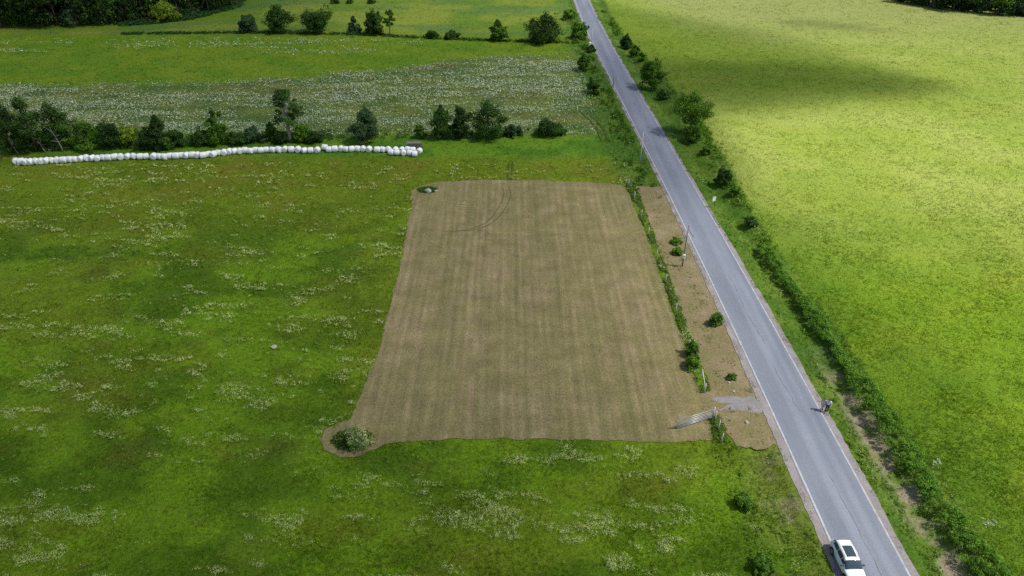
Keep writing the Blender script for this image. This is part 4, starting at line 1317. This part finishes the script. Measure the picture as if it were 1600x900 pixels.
for k in (.33, .66):
    bm = bmesh.new(); add_box(bm, (Lg * k, -.035, .71), (.05, .012, 1.02)); bm_obj('stay', bm, M_galv, gate)
tag(gate, 'grey tubular farm gate swung open into the lot', 'gate')

# ------------------------------------------------------------------ white car
M_paint = simple('white_car_paint', (0.80, 0.80, 0.80), 0.30, var=0.02, coat=0.6)
M_glass, nt, p = new_mat('dark_car_glass')
p.inputs['Base Color'].default_value = (.030, .055, .070, 1)
p.inputs['Roughness'].default_value = .06
p.inputs['Specular IOR Level'].default_value = .7
M_rubber = simple('tyre_rubber', (.02, .02, .021), .85)
M_trim = simple('black_car_trim', (.018, .018, .02), .5)
M_rim = simple('alloy_rim', (.45, .46, .47), .3, .8)
M_lamp = simple('headlight_lens', (.55, .58, .6), .08, var=.02)
M_red = simple('tail_light_lens', (.35, .015, .012), .15, var=.02)

car_b = G(1292, 852)
car = empty('parked_car', (car_b[0] + .80, car_b[1] - 1.95, .034), math.pi + .01)
car.scale = (.85, .85, .85)
NS = 29
yst = np.linspace(-2.3, 2.3, NS)
def body_sec(yv):
    w = np.interp(yv, [-2.3, -2.2, -1.9, -1.2, 0, 1.2, 1.8, 2.1, 2.24, 2.3], [.70, .83, .90, .925, .925, .92, .89, .82, .72, .60])
    zb = np.interp(yv, [-2.3, -2.15, -1.8, 1.8, 2.15, 2.3], [.46, .34, .26, .24, .28, .40])
    zt = np.interp(yv, [-2.3, -2.2, -1.9, 0, .95, 1.6, 2.0, 2.2, 2.3], [.86, .97, 1.03, 1.00, 1.00, .95, .88, .80, .68])
    return w, zb, zt
bm = bmesh.new(); rings = []
for yv in yst:
    w, zb, zt = body_sec(yv)
    half = [(0, zb), (w * .82, zb), (w * .96, zb + .10), (w, zb + .28), (w * .985, zt - .22), (w * .95, zt - .08), (w * .86, zt), (w * .45, zt + .035), (0, zt + .045)]
    ring_ = half + [(-a, b_) for a, b_ in half[-2:0:-1]]
    rings.append([bm.verts.new((a, yv, b_)) for a, b_ in ring_])
for A, B in zip(rings, rings[1:]):
    n_ = len(A)
    for k in range(n_): bm.faces.new((A[k], A[(k + 1) % n_], B[(k + 1) % n_], B[k]))
bm.faces.new(rings[0]); bm.faces.new(rings[-1][::-1])
body = bm_obj('body', bm, M_paint, car, True)

def cab(yv):
    """half widths and heights of the cabin at a station: base width, top width, belt height, roof height"""
    zr = float(np.interp(yv, [-2.12, -1.95, -1.72, -1.3, -.5, .1, .42, .70, 1.08], [1.02, 1.34, 1.55, 1.62, 1.655, 1.63, 1.54, 1.34, 1.00]))
    zb = float(body_sec(yv)[2]) - .02
    f = np.clip((zr - zb) / .62, 0, 1)
    wb = float(np.interp(yv, [-2.12, -1.8, -1, .5, 1.08], [.72, .82, .86, .86, .78]))
    return wb, wb - .21 * f, zb, zr
def cab_pt(yv, s):
    """s: 0 belt .. 1 roof edge .. 2 roof middle"""
    wb, wt, zb, zr = cab(yv)
    if s <= 1: return Vector((wb + (wt - wb) * s ** 1.15, yv, zb + (zr - .045 - zb) * s))
    u_ = s - 1
    return Vector((wt * (1 - u_), yv, zr - .045 + .065 * math.sin(u_ * math.pi / 2) ** .8))
ysc = np.r_[np.linspace(-2.12, -1.5, 9), np.linspace(-1.3, .1, 8), np.linspace(.2, 1.08, 12)]
SS = [0, .25, .5, .75, .92, 1.0, 1.12, 1.4, 1.7, 2.0]
bm = bmesh.new(); rings = []
for yv in ysc:
    half = [cab_pt(yv, s) for s in SS]
    rings.append([bm.verts.new(v) for v in half] + [bm.verts.new((-v.x, v.y, v.z)) for v in half[-2::-1]])
for A, B in zip(rings, rings[1:]):
    for k in range(len(A) - 1): bm.faces.new((A[k], A[k + 1], B[k + 1], B[k]))
bm_obj('roof', bm, M_paint, car, True)
def patch(name, ys_, ss, sgn=(1,), off=.012, mat=None, parent=None, full=False):
    bm = bmesh.new()
    for sg_ in sgn:
        grid = []
        for yv in ys_:
            row = []
            sl = list(ss)
            for s in sl:
                e = 1e-3
                p0 = cab_pt(yv, s); du = cab_pt(yv + e, s) - p0; ds = cab_pt(yv, s + e) - cab_pt(yv, s - e)
                n_ = du.cross(ds).normalized()
                if n_.z < 0 and abs(n_.z) > .05 or (abs(n_.z) <= .05 and n_.x < 0): n_ = -n_
                v = p0 + n_ * off
                row.append(Vector((v.x * sg_, v.y, v.z)))
            if full:
                row = row + [Vector((-v.x, v.y, v.z)) for v in row[-2::-1]] if abs(row[-1].x) < .02 else row
            grid.append([bm.verts.new(v) for v in row])
        for A, B in zip(grid, grid[1:]):
            for k in range(len(A) - 1): bm.faces.new((A[k], A[k + 1], B[k + 1], B[k]))
    return bm_obj(name, bm, mat, parent or car, True)
patch('windscreen', np.linspace(.40, 1.00, 8), [.55, .8, 1.0, 1.25, 1.6, 2.0], (1,), .012, M_glass, full=True)
patch('rear_window', np.linspace(-2.06, -1.80, 5), [.6, .8, 1.0, 1.3, 1.6, 2.0], (1,), .012, M_glass, full=True)
patch('sunroof', np.linspace(-1.05, .12, 8), [1.30, 1.5, 1.75, 2.0], (1,), .010, M_glass, full=True)
for sg_ in (1, -1):
    patch('side_window', np.linspace(-1.72, -.88, 5), [.18, .5, .80], (sg_,), .010, M_glass)
    patch('side_window', np.linspace(-.80, -.02, 5), [.16, .5, .84], (sg_,), .010, M_glass)
    patch('side_window', np.linspace(.03, .52, 5), [.16, .5, .72], (sg_,), .010, M_glass)
for sx in (-1, 1):
    bm = bmesh.new()
    add_box(bm, (sx * 1.02, .62, 1.07), (.20, .11, .14), None, .035)
    add_box(bm, (sx * .90, .60, 1.02), (.14, .05, .05))
    bm_obj('wing_mirror', bm, M_trim, car)
    bm = bmesh.new(); add_box(bm, (sx * .66, 2.11, .74), (.30, .26, .13), Matrix.Rotation(-sx * .45, 3, 'Z'), .04); bm_obj('headlight', bm, M_lamp, car)
    bm = bmesh.new(); add_box(bm, (sx * .68, -2.17, .84), (.24, .10, .12), Matrix.Rotation(sx * .35, 3, 'Z'), .03); bm_obj('tail_light', bm, M_red, car)
    bm = bmesh.new(); add_tube(bm, [(sx * .60, -1.55, 1.66), (sx * .62, -.5, 1.70), (sx * .61, .15, 1.66)], .02, 6); bm_obj('roof_rail', bm, M_galv, car, True)
    for yv in (-1.36, 1.40):
        bm = bmesh.new(); add_tube(bm, [(sx * .86, yv, .40), (sx * .935, yv, .40)], [.42, .42], 24); bm_obj('wheel_arch', bm, M_trim, car)
        w_ = bmesh.new(); add_tube(w_, [(sx * .74, yv, .34), (sx * .76, yv, .34), (sx * .94, yv, .34), (sx * .955, yv, .34)], [.30, .345, .345, .30], 24)
        wh = bm_obj('wheel', w_, M_rubber, car, False)
        bm = bmesh.new(); add_tube(bm, [(sx * .94, yv, .34), (sx * .962, yv, .34)], [.24, .22], 18); bm_obj('rim', bm, M_rim, wh)
    for ya, yb_ in ((-.85, -.83), (.02, .04), (.88, .90)):
        bm = bmesh.new(); add_box(bm, (sx * .921, (ya + yb_) / 2, .66), (.012, .014, .56)); bm_obj('door_seam', bm, M_trim, car)
    bm = bmesh.new(); add_box(bm, (sx * .93, -.62, .86), (.02, .16, .03)); bm_obj('door_handle', bm, M_paint, car)
bm = bmesh.new(); add_box(bm, (0, 2.285, .56), (.80, .04, .22), None, .015); bm_obj('grille', bm, M_trim, car)
bm = bmesh.new(); add_box(bm, (0, -2.30, .50), (1.0, .05, .14), None, .015); bm_obj('rear_bumper', bm, M_trim, car)
tag(car, 'white car with dark sunroof parked on the left edge of the road', 'car')

# ------------------------------------------------------------------ two people walking on the gravel shoulder
M_skin = simple('skin', (.50, .33, .25), .6, var=.05)
def skin_mesh(name, verts, edges, radii, mat, parent, root_i=0, sub=2):
    me = bpy.data.meshes.new(name + '_cage')
    me.from_pydata(verts, edges, [])
    o = bpy.data.objects.new(name + '_cage', me); col.objects.link(o)
    sk = o.modifiers.new('skin', 'SKIN'); sk.use_smooth_shade = True
    for i, r in enumerate(radii):
        d = me.skin_vertices[0].data[i]
        d.radius = r if isinstance(r, tuple) else (r, r)
        d.use_root = (i == root_i)
    o.modifiers.new('sub', 'SUBSURF').levels = sub
    dg = bpy.context.evaluated_depsgraph_get(); dg.update()
    m2 = bpy.data.meshes.new_from_object(o.evaluated_get(dg))
    bpy.data.objects.remove(o)
    m2.name = name
    m2.materials.clear(); m2.materials.append(mat)
    m2.polygons.foreach_set('use_smooth', np.ones(len(m2.polygons), dtype=bool))
    r = bpy.data.objects.new(name, m2); r.parent = parent; col.objects.link(r)
    return r
def person(loc, rz, s, step, top_c, leg_c, hair_c, label, cap_len=0.0, bag=None):
    root = empty('person', loc, rz)
    root.scale = (s, s, s)
    tm, lm = simple('shirt_cloth', top_c, .9, var=.08), simple('trouser_cloth', leg_c, .9, var=.1)
    hm, sm = simple('hair', hair_c, .7), simple('shoe_leather', (.02, .02, .022), .7)
    L = {}
    # joints (z up, +y the walking direction)
    J = dict(pelvis=(0, 0, .93), waist=(0, .01, 1.08), chest=(0, .03, 1.30), neck=(0, .04, 1.47), head=(0, .07, 1.60), crown=(0, .06, 1.70))
    V_, E_, R_ = [], [], []
    def add(p_, r_, parent=None):
        V_.append(p_); R_.append(r_)
        if parent is not None: E_.append((parent, len(V_) - 1))
        return len(V_) - 1
    pv_ = add(J['pelvis'], (.13, .10)); wa = add(J['waist'], (.12, .09), pv_); ch = add(J['chest'], (.15, .10), wa)
    nk = add(J['neck'], (.055, .055), ch); hd = add(J['head'], (.082, .092), nk); cr = add(J['crown'], (.06, .065), hd)
    limbs = {}
    for sx in (-1, 1):
        st = step * sx
        hp = add((sx * .09, 0, .88), .085, pv_)
        kn = add((sx * .095, st * .45 + .05, .50), .058, hp)
        an = add((sx * .095, st - (.06 if st < 0 else 0), .09 + (.05 if st < 0 else 0)), .038, kn)
        ft = add((sx * .10, st + .14, .035), .032, an)
        shd = add((sx * .19, .03, 1.40), .055, ch)
        el = add((sx * .25, -st * .25 - .02, 1.13), .042, shd)
        wr = add((sx * .24, -st * .5 + .10, .92), .028, el)
        hn = add((sx * .235, -st * .5 + .13, .85), .034, wr)
        limbs[sx] = (hp, kn, an, ft, shd, el, wr, hn)
    body_ = skin_mesh('body', V_, E_, R_, M_skin, root, pv_)
    # fingers
    bm = bmesh.new()
    for sx in (-1, 1):
        h_ = Vector(V_[limbs[sx][7]])
        for k in range(4):
            a = h_ + Vector((0, -.025 + .017 * k, -.02)); ln = [.06, .075, .08, .065][k]
            add_tube(bm, [a, a + Vector((-sx * .004, .006, -ln * .55)), a + Vector((-sx * .018, .012, -ln))], [.010, .009, .007], 6)
        add_tube(bm, [h_ + Vector((0, .03, .02)), h_ + Vector((-sx * .012, .055, -.01)), h_ + Vector((-sx * .018, .06, -.035))], [.011, .010, .008], 6)
    for sx in (-1, 1):   # ears, nose
        add_tube(bm, [(sx * .085, .06, 1.57), (sx * .095, .055, 1.61)], [.015, .018], 6)
    add_tube(bm, [(0, .155, 1.62), (0, .185, 1.585)], [.010, .017], 6)
    me2 = bm
    bm_obj('face_and_fingers', bm, M_skin, body_, True)
    bm = bmesh.new()
    for sx in (-1, 1): add_tube(bm, [(sx * .034, .150, 1.61), (sx * .034, .166, 1.61)], [.012, .008], 8)
    bm_obj('eye', bm, simple('eye_dark', (.02, .015, .012), .3), body_, True)
    bm = bmesh.new(); add_tube(bm, [(-.026, .150, 1.545), (0, .162, 1.543), (.026, .150, 1.545)], .007, 6)
    bm_obj('mouth', bm, simple('lips', (.35, .13, .11), .5), body_, True)
    # clothes follow the same joints, a little wider
    V2, E2, R2 = [], [], []
    def a2(p_, r_, par=None):
        V2.append(p_); R2.append(r_)
        if par is not None: E2.append((par, len(V2) - 1))
        return len(V2) - 1
    w0 = a2((0, 0, .90), (.155, .125)); w1 = a2((0, .01, 1.08), (.145, .115), w0); w2 = a2((0, .03, 1.30), (.172, .122), w1); a2((0, .035, 1.43), (.085, .08), w2)
    for sx in (-1, 1):
        hp, kn, an, ft, shd, el, wr, hn = limbs[sx]
        q1 = a2((sx * .185, .03, 1.40), .075, w2); a2(tuple(Vector(V_[shd]).lerp(Vector(V_[el]), .9)), .062, q1)
    skin_mesh('shirt', V2, E2, R2, tm, root, 0)
    V2, E2, R2 = [], [], []
    w0 = a2((0, 0, .95), (.145, .118))
    for sx in (-1, 1):
        hp, kn, an, ft, shd, el, wr, hn = limbs[sx]
        q0 = a2(V_[hp], .102, w0); q1 = a2(V_[kn], .074, q0); a2(tuple(Vector(V_[kn]).lerp(Vector(V_[an]), .93)), .058, q1)
    skin_mesh('trousers', V2, E2, R2, lm, root, 0)
    for sx in (-1, 1):
        an, ft = Vector(V_[limbs[sx][2]]), Vector(V_[limbs[sx][3]])
        bm = bmesh.new(); add_tube(bm, [an + Vector((0, -.07, -.03)), an + Vector((0, 0, -.02)), ft + Vector((0, 0, .005)), ft + Vector((0, .07, -.002))], [.035, .05, .046, .028], 10)
        bm_obj('shoe', bm, sm, root, True)
    bm = bmesh.new()
    bmesh.ops.create_icosphere(bm, subdivisions=3, radius=1)
    bmesh.ops.delete(bm, geom=[v for v in bm.verts if (v.co.y > .35 and v.co.z < .45) or v.co.z < -.55 - cap_len], context='VERTS')
    for v in bm.verts: v.co = Vector((v.co.x * .104, v.co.y * .118 + .055, v.co.z * .125 + 1.625))
    bm_obj('hair', bm, hm, root, True)
    return tag(root, label, 'person')
pa = G(1290.5, 643.5)
person((pa[0], pa[1], .02), R(150), 1.0, .26, (.62, .72, .80), (.016, .016, .02), (.03, .022, .018),
       'person in a pale blue shirt and black trousers on the gravel shoulder')
pb = G(1283.5, 641)
person((pb[0], pb[1], .02), R(165), .95, .20, (.52, .40, .42), (.52, .46, .45), (.10, .07, .05),
       'person in a pinkish top and pale trousers, left of the pair on the shoulder', .3)
